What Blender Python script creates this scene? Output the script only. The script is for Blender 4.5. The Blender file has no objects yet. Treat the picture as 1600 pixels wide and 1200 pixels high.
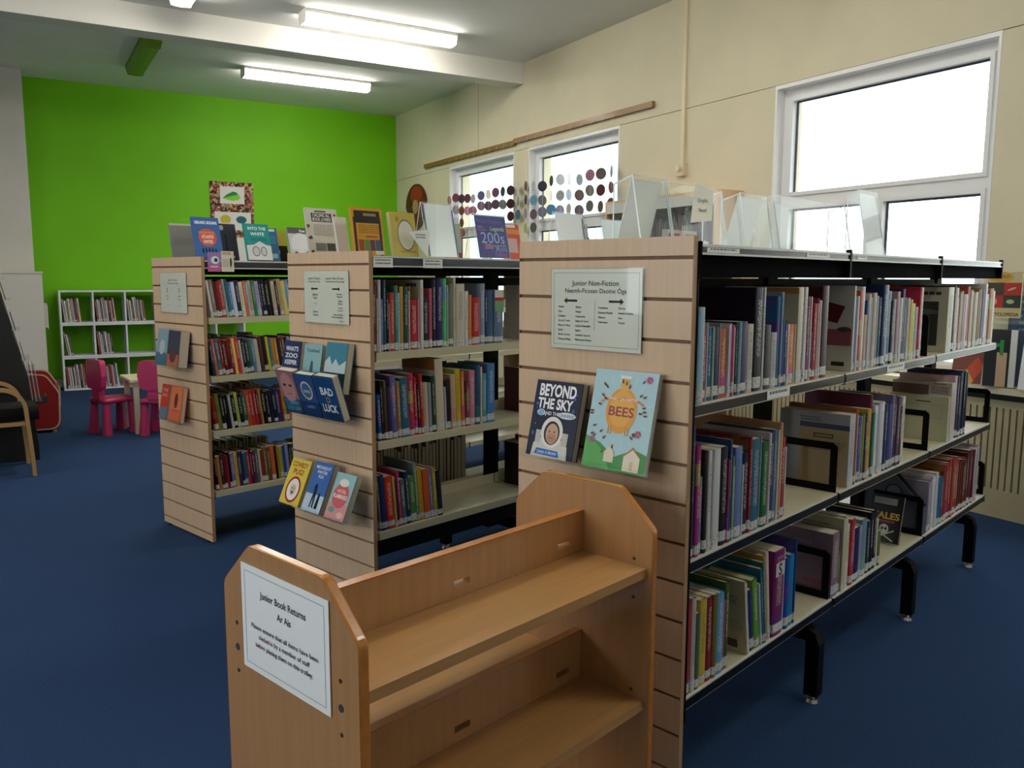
import bpy, bmesh, math, random
from mathutils import Vector, Matrix
random.seed(11)
SC = bpy.context.scene
COL = SC.collection
PI = math.pi

# ------------------------------------------------------------------ camera, sky, exposure
EXPOSURE = 0.88
SKY_STRENGTH = 2.6
LAMP_STRENGTH = 15.0
cam_d = bpy.data.cameras.new('camera')
cam_d.sensor_width = 36.0
cam_d.lens = 1303.1866 * 36.0 / 1600.0
cam_d.clip_start = 0.05
cam = bpy.data.objects.new('camera', cam_d)
COL.objects.link(cam)
RX = Vector((0.8608707372773257, -0.5088111139510478, 0.003581064016088524))
RY = Vector((-0.06144657338121512, -0.1109443232564302, -0.9919252369795213))
RZ = Vector((0.5050998835075103, 0.8536993659696992, -0.1267734208090679))
cm = Matrix((RX, -RY, -RZ)).transposed().to_4x4()
cm.translation = Vector((0, 0, 1.4014))
cam.matrix_world = cm
SC.camera = cam
SC.view_settings.view_transform = 'Standard'
SC.view_settings.look = 'None'
SC.view_settings.gamma = 1.0
SC.view_settings.exposure = EXPOSURE
SC.view_settings.use_curve_mapping = False
w = bpy.data.worlds.new('overcast_sky')
SC.world = w
w.use_nodes = True
wn = w.node_tree.nodes
wn['Background'].inputs['Color'].default_value = (0.93, 0.97, 1.0, 1)
wn['Background'].inputs['Strength'].default_value = SKY_STRENGTH
SC.cycles.max_bounces = 10
SC.cycles.diffuse_bounces = 6
SC.cycles.transparent_max_bounces = 24
SC.cycles.caustics_reflective = False
SC.cycles.caustics_refractive = False
SC.cycles.sample_clamp_indirect = 6.0
SC.cycles.use_denoising = True

XW, YG, ZC = 5.02, 11.91, 3.77          # window wall, green wall, ceiling
WINDOWS = [(8.46, 10.12), (6.50, 8.14), (2.91, 4.60), (0.95, 2.66), (-1.8, 0.2)]
ZS, ZH = 0.79, 2.82

# ------------------------------------------------------------------ helpers
def rgb255(h):
    return [int(h[i:i + 2], 16) for i in (0, 2, 4)] if isinstance(h, str) else list(h)
def srgb(h):
    c = [v / 255 for v in rgb255(h)]
    return [x / 12.92 if x <= 0.04045 else ((x + 0.055) / 1.055) ** 2.4 for x in c]
MATS = {}
def newmat(name):
    m = bpy.data.materials.new(name); m.use_nodes = True
    nt = m.node_tree; b = nt.nodes['Principled BSDF']
    return m, nt, b
def M(hexc, rough=0.55, metal=0.0, spec=0.5, coat=0.0, var=0.0, vs=(40, 40, 40), bump=0.0):
    k = (hexc, rough, metal, spec, coat, var, vs, bump)
    if k in MATS: return MATS[k]
    m, nt, b = newmat('mat_' + hexc)
    c = srgb(hexc)
    b.inputs['Base Color'].default_value = (*c, 1)
    b.inputs['Roughness'].default_value = rough
    b.inputs['Metallic'].default_value = metal
    b.inputs['Specular IOR Level'].default_value = spec
    b.inputs['Coat Weight'].default_value = coat
    b.inputs['Coat Roughness'].default_value = 0.12
    if var or bump:
        tc = nt.nodes.new('ShaderNodeTexCoord'); mp = nt.nodes.new('ShaderNodeMapping')
        mp.inputs['Scale'].default_value = vs
        nz = nt.nodes.new('ShaderNodeTexNoise'); nz.inputs['Scale'].default_value = 1.0
        nz.inputs['Detail'].default_value = 4
        nt.links.new(tc.outputs['Object'], mp.inputs['Vector']); nt.links.new(mp.outputs[0], nz.inputs['Vector'])
        if var:
            r = nt.nodes.new('ShaderNodeValToRGB')
            r.color_ramp.elements[0].position = 0.3; r.color_ramp.elements[1].position = 0.7
            r.color_ramp.elements[0].color = (*[x * (1 - var) for x in c], 1)
            r.color_ramp.elements[1].color = (*[min(1, x * (1 + var)) for x in c], 1)
            nt.links.new(nz.outputs[0], r.inputs[0]); nt.links.new(r.outputs[0], b.inputs['Base Color'])
        if bump:
            bp = nt.nodes.new('ShaderNodeBump'); bp.inputs['Strength'].default_value = bump
            bp.inputs['Distance'].default_value = 0.004
            nt.links.new(nz.outputs[0], bp.inputs['Height']); nt.links.new(bp.outputs[0], b.inputs['Normal'])
    MATS[k] = m
    return m
def wood(hexc, grain='z', var=0.12, rough=0.42, coat=0.15):
    vs = {'z': (70, 70, 3.0), 'x': (3.0, 70, 70), 'y': (70, 3.0, 70)}[grain]
    return M(hexc, rough, 0, 0.5, coat, var, vs)
def emit(name, rgb, strength):
    m, nt, b = newmat(name)
    b.inputs['Base Color'].default_value = (0.9, 0.9, 0.9, 1)
    b.inputs['Emission Color'].default_value = (*rgb, 1)
    b.inputs['Emission Strength'].default_value = strength
    return m
def glassy(name, tint, refl):
    m = bpy.data.materials.new(name); m.use_nodes = True
    nt = m.node_tree; nt.nodes.clear()
    o = nt.nodes.new('ShaderNodeOutputMaterial'); mx = nt.nodes.new('ShaderNodeMixShader')
    t = nt.nodes.new('ShaderNodeBsdfTransparent'); g = nt.nodes.new('ShaderNodeBsdfGlossy')
    f = nt.nodes.new('ShaderNodeFresnel'); f.inputs['IOR'].default_value = refl
    t.inputs['Color'].default_value = (*tint, 1); g.inputs['Roughness'].default_value = 0.02
    ge = nt.nodes.new('ShaderNodeNewGeometry'); sb = nt.nodes.new('ShaderNodeMath'); sb.operation = 'SUBTRACT'; sb.inputs[0].default_value = 1.0
    mu = nt.nodes.new('ShaderNodeMath'); mu.operation = 'MULTIPLY'      # only the outer face reflects
    nt.links.new(ge.outputs['Backfacing'], sb.inputs[1]); nt.links.new(f.outputs[0], mu.inputs[0]); nt.links.new(sb.outputs[0], mu.inputs[1])
    nt.links.new(mu.outputs[0], mx.inputs[0]); nt.links.new(t.outputs[0], mx.inputs[1])
    nt.links.new(g.outputs[0], mx.inputs[2]); nt.links.new(mx.outputs[0], o.inputs[0])
    return m
GLASS = glassy('window_glass', (0.96, 0.98, 0.98), 1.35)
ACRYL = glassy('clear_acrylic', (0.97, 0.985, 0.985), 1.45)

class MB:
    """collects shapes into one mesh; every face carries a material"""
    def __init__(s): s.bm = bmesh.new(); s.mats = []
    def _mi(s, m):
        if m not in s.mats: s.mats.append(m)
        return s.mats.index(m)
    def faces(s, verts, faces, m, mat=None):
        vs = [s.bm.verts.new(mat @ Vector(v) if mat else Vector(v)) for v in verts]
        i = s._mi(m); out = []
        for f in faces:
            try: q = s.bm.faces.new([vs[k] for k in f])
            except ValueError: continue
            q.material_index = i; out.append(q)
        return out
    def box(s, x0, x1, y0, y1, z0, z1, m, mat=None):
        v = [(x0, y0, z0), (x1, y0, z0), (x1, y1, z0), (x0, y1, z0), (x0, y0, z1), (x1, y0, z1), (x1, y1, z1), (x0, y1, z1)]
        return s.faces(v, [(3, 2, 1, 0), (4, 5, 6, 7), (0, 1, 5, 4), (1, 2, 6, 5), (2, 3, 7, 6), (3, 0, 4, 7)], m, mat)
    def prism(s, pts, axis, a, b, m, mat=None):
        """pts: 2D outline, extruded along axis from a to b"""
        def P(p, t):
            return {'x': (t, p[0], p[1]), 'y': (p[0], t, p[1]), 'z': (p[0], p[1], t)}[axis]
        n = len(pts)
        v = [P(p, a) for p in pts] + [P(p, b) for p in pts]
        fs = [tuple(range(n)), tuple(range(2 * n - 1, n - 1, -1))] + [(i, i + n, (i + 1) % n + n, (i + 1) % n) for i in range(n)]
        return s.faces(v, fs, m, mat)
    def cyl(s, p0, p1, r0, m, r1=None, seg=12, mat=None):
        r1 = r0 if r1 is None else r1
        p0 = Vector(p0); p1 = Vector(p1); d = (p1 - p0).normalized()
        a = d.orthogonal().normalized(); b = d.cross(a)
        v = []
        for p, r in ((p0, r0), (p1, r1)):
            for k in range(seg):
                t = 2 * PI * k / seg; v.append(p + a * (r * math.cos(t)) + b * (r * math.sin(t)))
        fs = [(k, (k + 1) % seg, (k + 1) % seg + seg, k + seg) for k in range(seg)] + [tuple(range(seg - 1, -1, -1)), tuple(range(seg, 2 * seg))]
        return s.faces(v, fs, m, mat)
    def tube(s, path, w, h, m, mat=None, side=(0, 1, 0)):
        """flat bar of section w (along side) x h swept along a path"""
        sd = Vector(side); pts = [Vector(p) for p in path]; v = []
        for i, p in enumerate(pts):
            t = (pts[min(i + 1, len(pts) - 1)] - pts[max(i - 1, 0)]).normalized()
            n = t.cross(sd).normalized()
            for a, b in ((-1, -1), (1, -1), (1, 1), (-1, 1)):
                v.append(p + sd * (a * w / 2) + n * (b * h / 2))
        fs = []
        for i in range(len(pts) - 1):
            for k in range(4):
                fs.append((i * 4 + k, i * 4 + (k + 1) % 4, i * 4 + 4 + (k + 1) % 4, i * 4 + 4 + k))
        n = len(v)
        fs += [(3, 2, 1, 0), (n - 4, n - 3, n - 2, n - 1)]
        return s.faces(v, fs, m, mat)
    def build(s, name, parent=None, bevel=0.0, seg=2, smooth=False, loc=None, rot=None):
        if bevel:
            es = [e for e in s.bm.edges if len(e.link_faces) == 2 and e.calc_face_angle(0) > 0.6]
            bmesh.ops.bevel(s.bm, geom=es, offset=bevel, segments=seg, profile=0.5, affect='EDGES', clamp_overlap=True)
        bmesh.ops.recalc_face_normals(s.bm, faces=s.bm.faces[:])
        me = bpy.data.meshes.new(name); s.bm.to_mesh(me); s.bm.free()
        for m in s.mats: me.materials.append(m)
        if smooth:
            me.polygons.foreach_set('use_smooth', [True] * len(me.polygons))
        o = bpy.data.objects.new(name, me); COL.objects.link(o)
        if parent: o.parent = parent
        if loc is not None: o.location = loc
        if rot is not None: o.rotation_euler = rot
        return o
def tag(o, label=None, cat=None, group=None, kind=None):
    if label: o['label'] = label
    if cat: o['category'] = cat
    if group: o['group'] = group
    if kind: o['kind'] = kind
    return o
def empty(name, loc, rot=(0, 0, 0), label=None, cat=None, group=None):
    o = bpy.data.objects.new(name, None); COL.objects.link(o)
    o.empty_display_size = 0.1
    o.location = loc; o.rotation_euler = rot
    return tag(o, label, cat, group)
def clone(root, loc, rot, label=None, group=None):
    r = root.copy(); COL.objects.link(r); r.location = loc; r.rotation_euler = rot
    if label: r['label'] = label
    if group: r['group'] = group
    for c in list(root.children):
        d = c.copy(); COL.objects.link(d); d.parent = r
        for g in list(c.children):
            h = g.copy(); COL.objects.link(h); h.parent = d
    return r
_TXT = {}
def text_geo(body, size, bold):
    k = (body, size, bold)
    if k in _TXT: return _TXT[k]
    cu = bpy.data.curves.new('lettering', 'FONT'); cu.body = body; cu.size = size
    cu.offset = bold * size; cu.resolution_u = 3; cu.align_x = 'LEFT'
    ob = bpy.data.objects.new('lettering', cu)
    me = bpy.data.meshes.new_from_object(ob)
    vs = [tuple(v.co) for v in me.vertices]; fs = [tuple(p.vertices) for p in me.polygons]
    bpy.data.objects.remove(ob); bpy.data.curves.remove(cu); bpy.data.meshes.remove(me)
    wd = max((v[0] for v in vs), default=0)
    _TXT[k] = (vs, fs, wd)
    return _TXT[k]
class Print(MB):
    """flat printing on a face in the local XZ plane, facing -Y"""
    def __init__(s): super().__init__(); s.y = -0.0004
    def _lay(s): s.y -= 0.000014
    def poly(s, pts, col, rough=0.35):
        s._lay(); s.faces([(x, s.y, z) for x, z in pts], [tuple(range(len(pts)))], M(col, rough, 0, .3)); return s
    def rect(s, x0, z0, x1, z1, col): return s.poly([(x0, z0), (x1, z0), (x1, z1), (x0, z1)], col)
    def ell(s, cx, cz, rx, rz, col, n=24, rot=0.0):
        c, q = math.cos(rot), math.sin(rot); p = []
        for k in range(n):
            a = 2 * PI * k / n; x = rx * math.cos(a); z = rz * math.sin(a)
            p.append((cx + x * c - z * q, cz + x * q + z * c))
        return s.poly(p, col)
    def frame(s, x0, z0, x1, z1, t, col):
        s.rect(x0, z0, x1, z0 + t, col); s.rect(x0, z1 - t, x1, z1, col)
        s.rect(x0, z0, x0 + t, z1, col); s.rect(x1 - t, z0, x1, z1, col); return s
    def text(s, body, x, z, size, col, align='C', bold=0.008, width=None, rot=0.0):
        vs, fs, wd = text_geo(body, size, bold); s._lay()
        k = 1.0 if not width or wd == 0 else width / wd
        off = {'C': -wd * k / 2, 'L': 0, 'R': -wd * k}[align]
        c, q = math.cos(rot), math.sin(rot)
        s.faces([(x + (v[0] * k + off) * c - v[1] * q, s.y, z + (v[0] * k + off) * q + v[1] * c) for v in vs], fs, M(col, 0.5)); return s
    def scribble(s, x0, z0, x1, z1, col, rows, h=0.5, seed=1):
        """rows of strokes as small print reads from afar"""
        r = random.Random(seed); dz = (z1 - z0) / rows
        for k in range(rows):
            x = x0; zt = z1 - k * dz
            while x < x1 - 0.002:
                wl = min(r.uniform(0.05, 0.16) * (x1 - x0), x1 - x)
                s.rect(x, zt - dz * h, x + wl, zt, col); x += wl + 0.025 * (x1 - x0)
        return s
    def arrow(s, x0, x1, z, h, col):
        d = 1 if x1 > x0 else -1; n = x1 - d * h * 1.3
        return s.poly([(x0, z - h * .35), (n, z - h * .35), (n, z - h), (x1, z), (n, z + h), (n, z + h * .35), (x0, z + h * .35)][::1], col)

# unit frame: u runs along the shelving, v across it
UA = math.radians(16.297845952258918)
UX = Vector((math.cos(UA), math.sin(UA), 0)); UY = Vector((-math.sin(UA), math.cos(UA), 0))
def UP(u, v, z): return UX * u + UY * v + Vector((0, 0, z))
R_SIDE = UA                 # local x runs along the shelving, local -y faces the near aisle
R_END = UA - PI / 2         # local -y faces out of the slatted end panels

ORD = 'first second third fourth fifth sixth seventh eighth ninth tenth eleventh twelfth thirteenth fourteenth fifteenth sixteenth seventeenth eighteenth nineteenth twentieth'.split()
def ordinal(n):
    if n <= 20: return ORD[n - 1]
    t = {2: 'twent', 3: 'thirt', 4: 'fort'}[n // 10]
    return t + 'ieth' if n % 10 == 0 else t + 'y-' + ORD[n % 10 - 1]
PAL = {'black': '181418', 'dark grey': '454548', 'grey': '8a8a8a', 'white': 'd4d2ce', 'cream': 'c8c0a4', 'tan': 'b88c58', 'brown': '6a4226', 'dark red': '6c1820', 'red': 'b02030',
       'pink': 'c890a0', 'magenta': 'a83070', 'purple': '381c58', 'lilac': 'a89cc0', 'navy': '1e2850', 'blue': '265c98', 'pale blue': '8cb0cc', 'slate blue': '5c7490', 'teal': '2c7880',
       'green': '3a7a38', 'dark green': '1c3c28', 'olive': '707428', 'yellow': 'c4b03c', 'orange': 'c4682c', 'lime green': '90b44c', 'grey-green': '6c7c6c', 'maroon': '481420'}
PALL = {k: [int(v[i:i + 2], 16) for i in (0, 2, 4)] for k, v in PAL.items()}
def cname(h):
    c = rgb255(h)
    return min(PALL, key=lambda k: sum((a - b) ** 2 for a, b in zip(c, PALL[k])))
# ------------------------------------------------------------------ the room
PAINT = M('d2c9ae', 0.7, 0, 0.3, 0, 0.03, (3, 3, 3), 0.05)
PAINTW = M('d2cec4', 0.75, 0, 0.3, 0, 0.03, (3, 3, 3))
CEILP = M('e2e2de', 0.8, 0, 0.2, 0, 0.03, (2, 2, 2), 0.05)
BEAMP = M('dcdad2', 0.7, 0, 0.3)
GREENP = M('70bc0a', 0.6, 0, 0.3, 0, 0.04, (2, 2, 2), 0.03)
UPVC = M('e4e4e4', 0.3, 0, 0.5)
def carpet():
    m, nt, b = newmat('blue_carpet')
    tc = nt.nodes.new('ShaderNodeTexCoord')
    n1 = nt.nodes.new('ShaderNodeTexNoise'); n1.inputs['Scale'].default_value = 260; n1.inputs['Detail'].default_value = 3
    n2 = nt.nodes.new('ShaderNodeTexNoise'); n2.inputs['Scale'].default_value = 1.3; n2.inputs['Detail'].default_value = 3
    r1 = nt.nodes.new('ShaderNodeValToRGB'); r1.color_ramp.elements[0].position = .35; r1.color_ramp.elements[1].position = .68
    r1.color_ramp.elements[0].color = (*srgb('1e3250'), 1); r1.color_ramp.elements[1].color = (*srgb('2e4870'), 1)
    mx = nt.nodes.new('ShaderNodeMix'); mx.data_type = 'RGBA'; mx.blend_type = 'MULTIPLY'; mx.inputs[0].default_value = .35
    r2 = nt.nodes.new('ShaderNodeValToRGB'); r2.color_ramp.elements[0].color = (.6, .6, .6, 1)
    bp = nt.nodes.new('ShaderNodeBump'); bp.inputs['Strength'].default_value = .6; bp.inputs['Distance'].default_value = .004
    for n in (n1, n2): nt.links.new(tc.outputs['Object'], n.inputs['Vector'])
    nt.links.new(n1.outputs[0], r1.inputs[0]); nt.links.new(n2.outputs[0], r2.inputs[0])
    nt.links.new(r1.outputs[0], mx.inputs[6]); nt.links.new(r2.outputs[0], mx.inputs[7])
    nt.links.new(mx.outputs[2], b.inputs['Base Color']); nt.links.new(n1.outputs[0], bp.inputs['Height'])
    nt.links.new(bp.outputs[0], b.inputs['Normal'])
    b.inputs['Roughness'].default_value = .95; b.inputs['Specular IOR Level'].default_value = .15
    return m
XL, YB = -4.0, -3.2
def struct(mb, name, parent=None, label=None, bevel=0):
    o = mb.build(name, parent, bevel)
    if not parent: o['kind'] = 'structure'
    if label: o['label'] = label
    return o
b = MB(); b.box(XL - .2, XW + .3, YB - .2, YG + .2, -.1, 0, carpet()); struct(b, 'floor', label='blue speckled carpet floor')
b = MB(); b.box(XL - .2, XW + .3, YB - .2, YG + .2, ZC, ZC + .15, CEILP); struct(b, 'ceiling', label='plain white ceiling')
b = MB(); b.box(XL, XW + .3, 8.27, 8.51, 3.545, ZC, BEAMP); struct(b, 'trim_1', label='cream ceiling beam spanning the room', bevel=.004)
b = MB(); b.box(XL - .2, XW + .3, YG, YG + .2, 0, ZC, GREENP); struct(b, 'wall_back', label='bright green end wall')
b = MB(); b.box(XL, .205, 11.48, YG, 0, ZC, PAINTW); struct(b, 'wall_pier', label='off-white wall section left of the green wall')
FILLWIN = [(-.6, 3.6)]  # unseen opening, added so daylight reaches the shelf ends and trolley
b = MB(); b.box(XL - .2, XL, YB, YG, 0, 1.0, PAINTW); b.box(XL - .2, XL, YB, YG, 3.0, ZC, PAINTW)
ys = sorted([YB] + [v for p in FILLWIN for v in p] + [YG])
for k in range(0, len(ys), 2): b.box(XL - .2, XL, ys[k], ys[k + 1], 1.0, 3.0, PAINTW)
struct(b, 'wall_left', label='plain wall with an added window, out of frame on the left')
for k, (y0, y1) in enumerate(FILLWIN):
    b = MB(); X0, X1 = XL - .14, XL - .08
    b.box(X0, X1, y0, y0 + .07, 1.0, 3.0, UPVC); b.box(X0, X1, y1 - .07, y1, 1.0, 3.0, UPVC); b.box(X0, X1, y0 + .07, y1 - .07, 1.0, 1.07, UPVC); b.box(X0, X1, y0 + .07, y1 - .07, 2.93, 3.0, UPVC); b.box(X0, X1, (y0 + y1) / 2 - .035, (y0 + y1) / 2 + .035, 1.07, 2.93, UPVC)
    o = struct(b, 'window_%d' % (6 + k), label='added window in the left wall, out of frame, lighting the shelf ends')
    for a, c in ((y0 + .07, (y0 + y1) / 2 - .035), ((y0 + y1) / 2 + .035, y1 - .07)):
        b = MB(); b.box(XL - .112, XL - .108, a, c, 1.07, 2.93, GLASS); b.build('pane', o)
b = MB(); b.box(XL, XW + .3, YB - .2, YB, 0, ZC, PAINTW); struct(b, 'wall_front', label='plain wall behind the camera')
b = MB()
b.box(XW, XW + .3, YB, YG, 2.838, ZC, PAINT)
b.box(XW, XW + .3, YB, YG, 0, ZS, PAINT)
ys = sorted([YB] + [v for p in WINDOWS for v in p] + [YG])
for k in range(0, len(ys), 2): b.box(XW + .004, XW + .3, ys[k], ys[k + 1], ZS, 2.834, PAINT)
struct(b, 'wall_right', label='cream painted window wall with a shadow joint above the windows')
b = MB()
for y in (9.32,): b.box(XW - .002, XW, y - .004, y + .004, 2.96, ZC, M('a89c80', .8))
struct(b, 'trim_2', label='thin vertical panel joint in the cream wall')
b = MB(); b.box(XW + .3, XW + 30, YB - 25, YG + 40, -.3, -.1, M('8c8c84', .9, 0, .2, 0, .2, (1, 1, 1))); struct(b, 'exterior_ground', label='pale paved ground outside the windows')
b = MB(); b.box(XW + 8, XW + 12, 17, 34, -.1, 5.2, M('b8d4dc', .8)); b.box(XW + 7.7, XW + 12.3, 16.7, 34.3, 5.2, 5.5, M('c8ccd0', .8))
struct(b, 'exterior_building', label='pale blue building outside the far window')
b = MB(); b.box(XW + 6, XW + 14, -9, 3.0, 5.6, 6.0, M('c8d0d4', .8)); b.box(XW + 6.3, XW + 14, -9, 2.7, -.1, 5.6, M('d8d8d4', .8))
struct(b, 'exterior_annex', label='flat-roofed building edge outside the large window')

def window(n, y0, y1, label):
    X0, X1 = XW + .09, XW + .15; f = .06; zt = 1.985
    root = MB()
    # reveal lining and outer frame
    root.box(XW + .002, X1 + .02, y0, y0 + .018, ZS, ZH + .016, UPVC); root.box(XW + .002, X1 + .02, y1 - .018, y1, ZS, ZH + .016, UPVC)
    root.box(XW + .002, X1 + .02, y0 + .018, y1 - .018, ZH - .012, ZH + .016, UPVC)
    a, c = y0 + .018, y1 - .018
    root.box(X0, X1, a, a + f, ZS, ZH - .012, UPVC); root.box(X0, X1, c - f, c, ZS, ZH - .012, UPVC)
    root.box(X0, X1, a + f, c - f, ZH - .012 - f, ZH - .012, UPVC); root.box(X0, X1, a + f, c - f, ZS, ZS + f, UPVC)
    root.box(X0, X1, a + f, c - f, zt - .035, zt + .035, UPVC)
    ym = (a + c) / 2; root.box(X0, X1, ym - .04, ym + .04, ZS + f, zt - .035, UPVC)
    w = root.build('window_%d' % n); w['kind'] = 'structure'; w['label'] = label
    DK = M('3a4258', .5)
    for (p, q, z0, z1) in ((a + f, c - f, zt + .035, ZH - .012 - f), (a + f, ym - .04, ZS + f, zt - .035), (ym + .04, c - f, ZS + f, zt - .035)):
        s = MB(); t = .028; S0, S1 = X0 - .012, X0 + .03
        s.box(S0, S1, p, p + t, z0, z1, UPVC); s.box(S0, S1, q - t, q, z0, z1, UPVC); s.box(S0, S1, p + t, q - t, z0, z0 + t, UPVC); s.box(S0, S1, p + t, q - t, z1 - t, z1, UPVC)
        g = .014
        s.box(S1, S1 + .01, p + t, p + t + g, z0 + t, z1 - t, DK); s.box(S1, S1 + .01, q - t - g, q - t, z0 + t, z1 - t, DK); s.box(S1, S1 + .01, p + t + g, q - t - g, z1 - t - g, z1 - t, DK)
        so = s.build('sash', w)
        s = MB(); s.box(S1 + .012, S1 + .016, p + t, q - t, z0 + t, z1 - t, GLASS); s.build('pane', so)
window(1, *WINDOWS[0], 'far white-framed window hung with discs, nearest the green wall')
window(2, *WINDOWS[1], 'second white-framed window hung with discs')
window(3, *WINDOWS[2], 'large white-framed window above the near shelving')
window(4, *WINDOWS[3], 'window at the right edge beside the large one')
window(5, *WINDOWS[4], 'added window for light behind the camera')  # never in view, added to bring in daylight from behind
# sill and heating casing below the windows
CAS = M('b8ae8c', .5, 0, .4, 0, .04, (6, 6, 6))
def casing(y0, y1, label, cat='radiator cover'):
    r = empty('radiator_cover', (4.905, y0, 0), (0, 0, 0), label, cat); L = y1 - y0
    s = MB(); s.box(0, .1, 0, L, .002, .17, CAS); s.box(0, .1, 0, L, .655, .70, CAS); s.build('casing_panel', r, .003, 1)
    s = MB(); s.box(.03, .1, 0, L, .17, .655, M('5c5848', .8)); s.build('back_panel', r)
    s = MB(); n = int(L / .039)
    for k in range(n): s.box(0, .026, k * .039, k * .039 + .028, .17, .655, CAS)
    s.build('slats', r)
    s = MB(); s.box(.01, .1, 0, L, .70, .738, M('26262a', .6)); s.build('dark_band', r)  # dark grey band set back under the sill
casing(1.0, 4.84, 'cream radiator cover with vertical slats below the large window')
s = MB(); s.box(4.86, 5.02, 1.0, 4.84, .740, .778, M('d8d0b4', .35, 0, .5, .3)); s.box(5.02, 5.09, 2.92, 4.59, .779, .789, M('d8d0b4', .35, 0, .5, .3)); o = s.build('trim_3', None, .004, 1)
o['kind'] = 'structure'; o['label'] = 'cream window sill above the radiator cover'
# skirting on the back wall
b = MB(); b.box(.21, XW, YG - .015, YG, .0, .1, M('c8c4b8', .5)); struct(b, 'baseboard_back')

# ------------------------------------------------------------------ ceiling lights
TUBE = emit('lit_diffuser', (1.0, .96, .88), LAMP_STRENGTH)
LBASE = M('d8d6cc', .5)
def ceiling_light(x, y, along, L, label, lit=True):
    r = empty('ceiling_light', (x, y, ZC), (0, 0, 0 if along == 'x' else PI / 2), label, 'ceiling light', 'fluorescent ceiling lights' if lit else None)
    bm = LBASE if lit else M('6c8c1c', .6)
    s = MB(); s.box(-L / 2, L / 2, -.10, .10, -.03, 0, bm); s.build('base', r, .003, 1)
    s = MB(); dm = TUBE if lit else M('6c9430', .5)
    s.prism([(-.095, -.03), (.095, -.03), (.075, -.10), (.0, -.108), (-.075, -.10)], 'x', -L / 2 + .01, L / 2 - .01, dm); s.build('diffuser', r)
    for e in (-1, 1):
        s = MB(); s.prism([(-.1, -.03), (.1, -.03), (.08, -.104), (0, -.112), (-.08, -.104)], 'x', e * L / 2 - .01 * (e > 0), e * L / 2 + .01 * (e < 0), bm if not lit else LBASE); s.build('end_cap', r)
ceiling_light(3.12, 7.72, 'x', 1.52, 'lit fluorescent ceiling light just in front of the beam')
ceiling_light(3.14, 10.1, 'x', 1.52, 'lit fluorescent ceiling light beyond the beam')
ceiling_light(1.35, 7.05, 'y', 1.52, 'lit fluorescent ceiling light cut by the top of the frame')
ceiling_light(1.32, 10.0, 'y', 1.35, 'unlit green ceiling light beyond the beam', lit=False)
ceiling_light(3.12, 4.2, 'x', 1.52, 'added lit fluorescent ceiling light above the near shelving, out of view')  # remaining fittings are unseen, added to brighten the shelf ends and trolley
ceiling_light(0.2, 2.6, 'x', 1.52, 'added lit fluorescent ceiling light overhead, out of view')
ceiling_light(-1.6, 6.0, 'x', 1.52, 'added lit fluorescent ceiling light out of frame on the left')
ceiling_light(2.9, .2, 'x', 1.52, 'added lit fluorescent ceiling light behind the camera')

# ------------------------------------------------------------------ wall things
s = MB(); s.box(4.985, 5.018, 5.99, 8.42, 2.915, 2.968, wood('8c6438', 'y')); s.box(4.983, 5.018, 8.40, 10.85, 2.898, 2.951, wood('84602f', 'y'))
tag(s.build('wooden_batten', None, .003, 1), 'long brown wooden batten on the cream wall above the disc windows', 'batten')
r = empty('cable_conduit', (5.0, 5.6, 2.385), (0, 0, 0), 'cream cable conduit dropping from the ceiling to a switch', 'conduit')
s = MB(); s.box(0, .02, -.02, .02, 0, ZC - 2.385, M('d8ccaa', .5)); s.build('pipe', r, .004, 1)
s = MB(); s.box(-.02, .02, -.045, .045, -.11, 0, M('d4c8a8', .4)); s.cyl((-.02, 0, -.05), (-.05, 0, -.05), .025, M('dcd4bc', .4)); s.build('switch', r, .004, 1)
# framed fabric hanging on the green wall
r = empty('wall_hanging', (2.60, YG - .012, 2.05), (0, 0, 0), 'patchwork fabric hanging with two white panels on the green wall', 'wall hanging')
m, nt, bb = newmat('floral_fabric')
tc = nt.nodes.new('ShaderNodeTexCoord'); vo = nt.nodes.new('ShaderNodeTexVoronoi'); vo.inputs['Scale'].default_value = 38
cr = nt.nodes.new('ShaderNodeValToRGB'); cr.color_ramp.interpolation = 'CONSTANT'
for k, (p, c) in enumerate(((0, '38241c'), (.22, '7a3a30'), (.4, 'c0a880'), (.55, '4c3020'), (.7, 'b06848'), (.85, '8c7c70'))):
    e = cr.color_ramp.elements[k] if k < 2 else cr.color_ramp.elements.new(p)
    e.position = p; e.color = (*srgb(c), 1)
sx = nt.nodes.new('ShaderNodeSeparateColor'); nt.links.new(tc.outputs['Object'], vo.inputs['Vector']); nt.links.new(vo.outputs['Color'], sx.inputs[0]); nt.links.new(sx.outputs[0], cr.inputs[0]); nt.links.new(cr.outputs[0], bb.inputs['Base Color']); bb.inputs['Roughness'].default_value = .9
s = MB(); s.box(-.28, .29, 0, .01, -.55, .62, m); s.build('fabric_border', r)
p = Print(); p.rect(-.15, .33, .17, .56, 'd4d2cc'); p.rect(-.23, -.02, .25, .22, 'd4d2cc'); p.rect(-.2, -.45, .22, -.12, 'd4d2cc')
lf = [(-.12, .40), (-.06, .45), (.02, .49), (.07, .48), (.10, .45), (.12, .42), (.09, .385), (.02, .37), (-.06, .385)]
p.poly(lf, '7cc030'); p.poly([(-.12, .40), (-.06, .455), (.02, .495), (.07, .485), (.085, .455), (-.02, .43)], '147a3c')
p.ell(-.09, .12, .07, .06, 'b8a830'); p.ell(.12, .12, .07, .05, '205c6c'); p.ell(-.06, -.28, .06, .05, 'c87030')
p.build('picture_panels', r)
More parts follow.
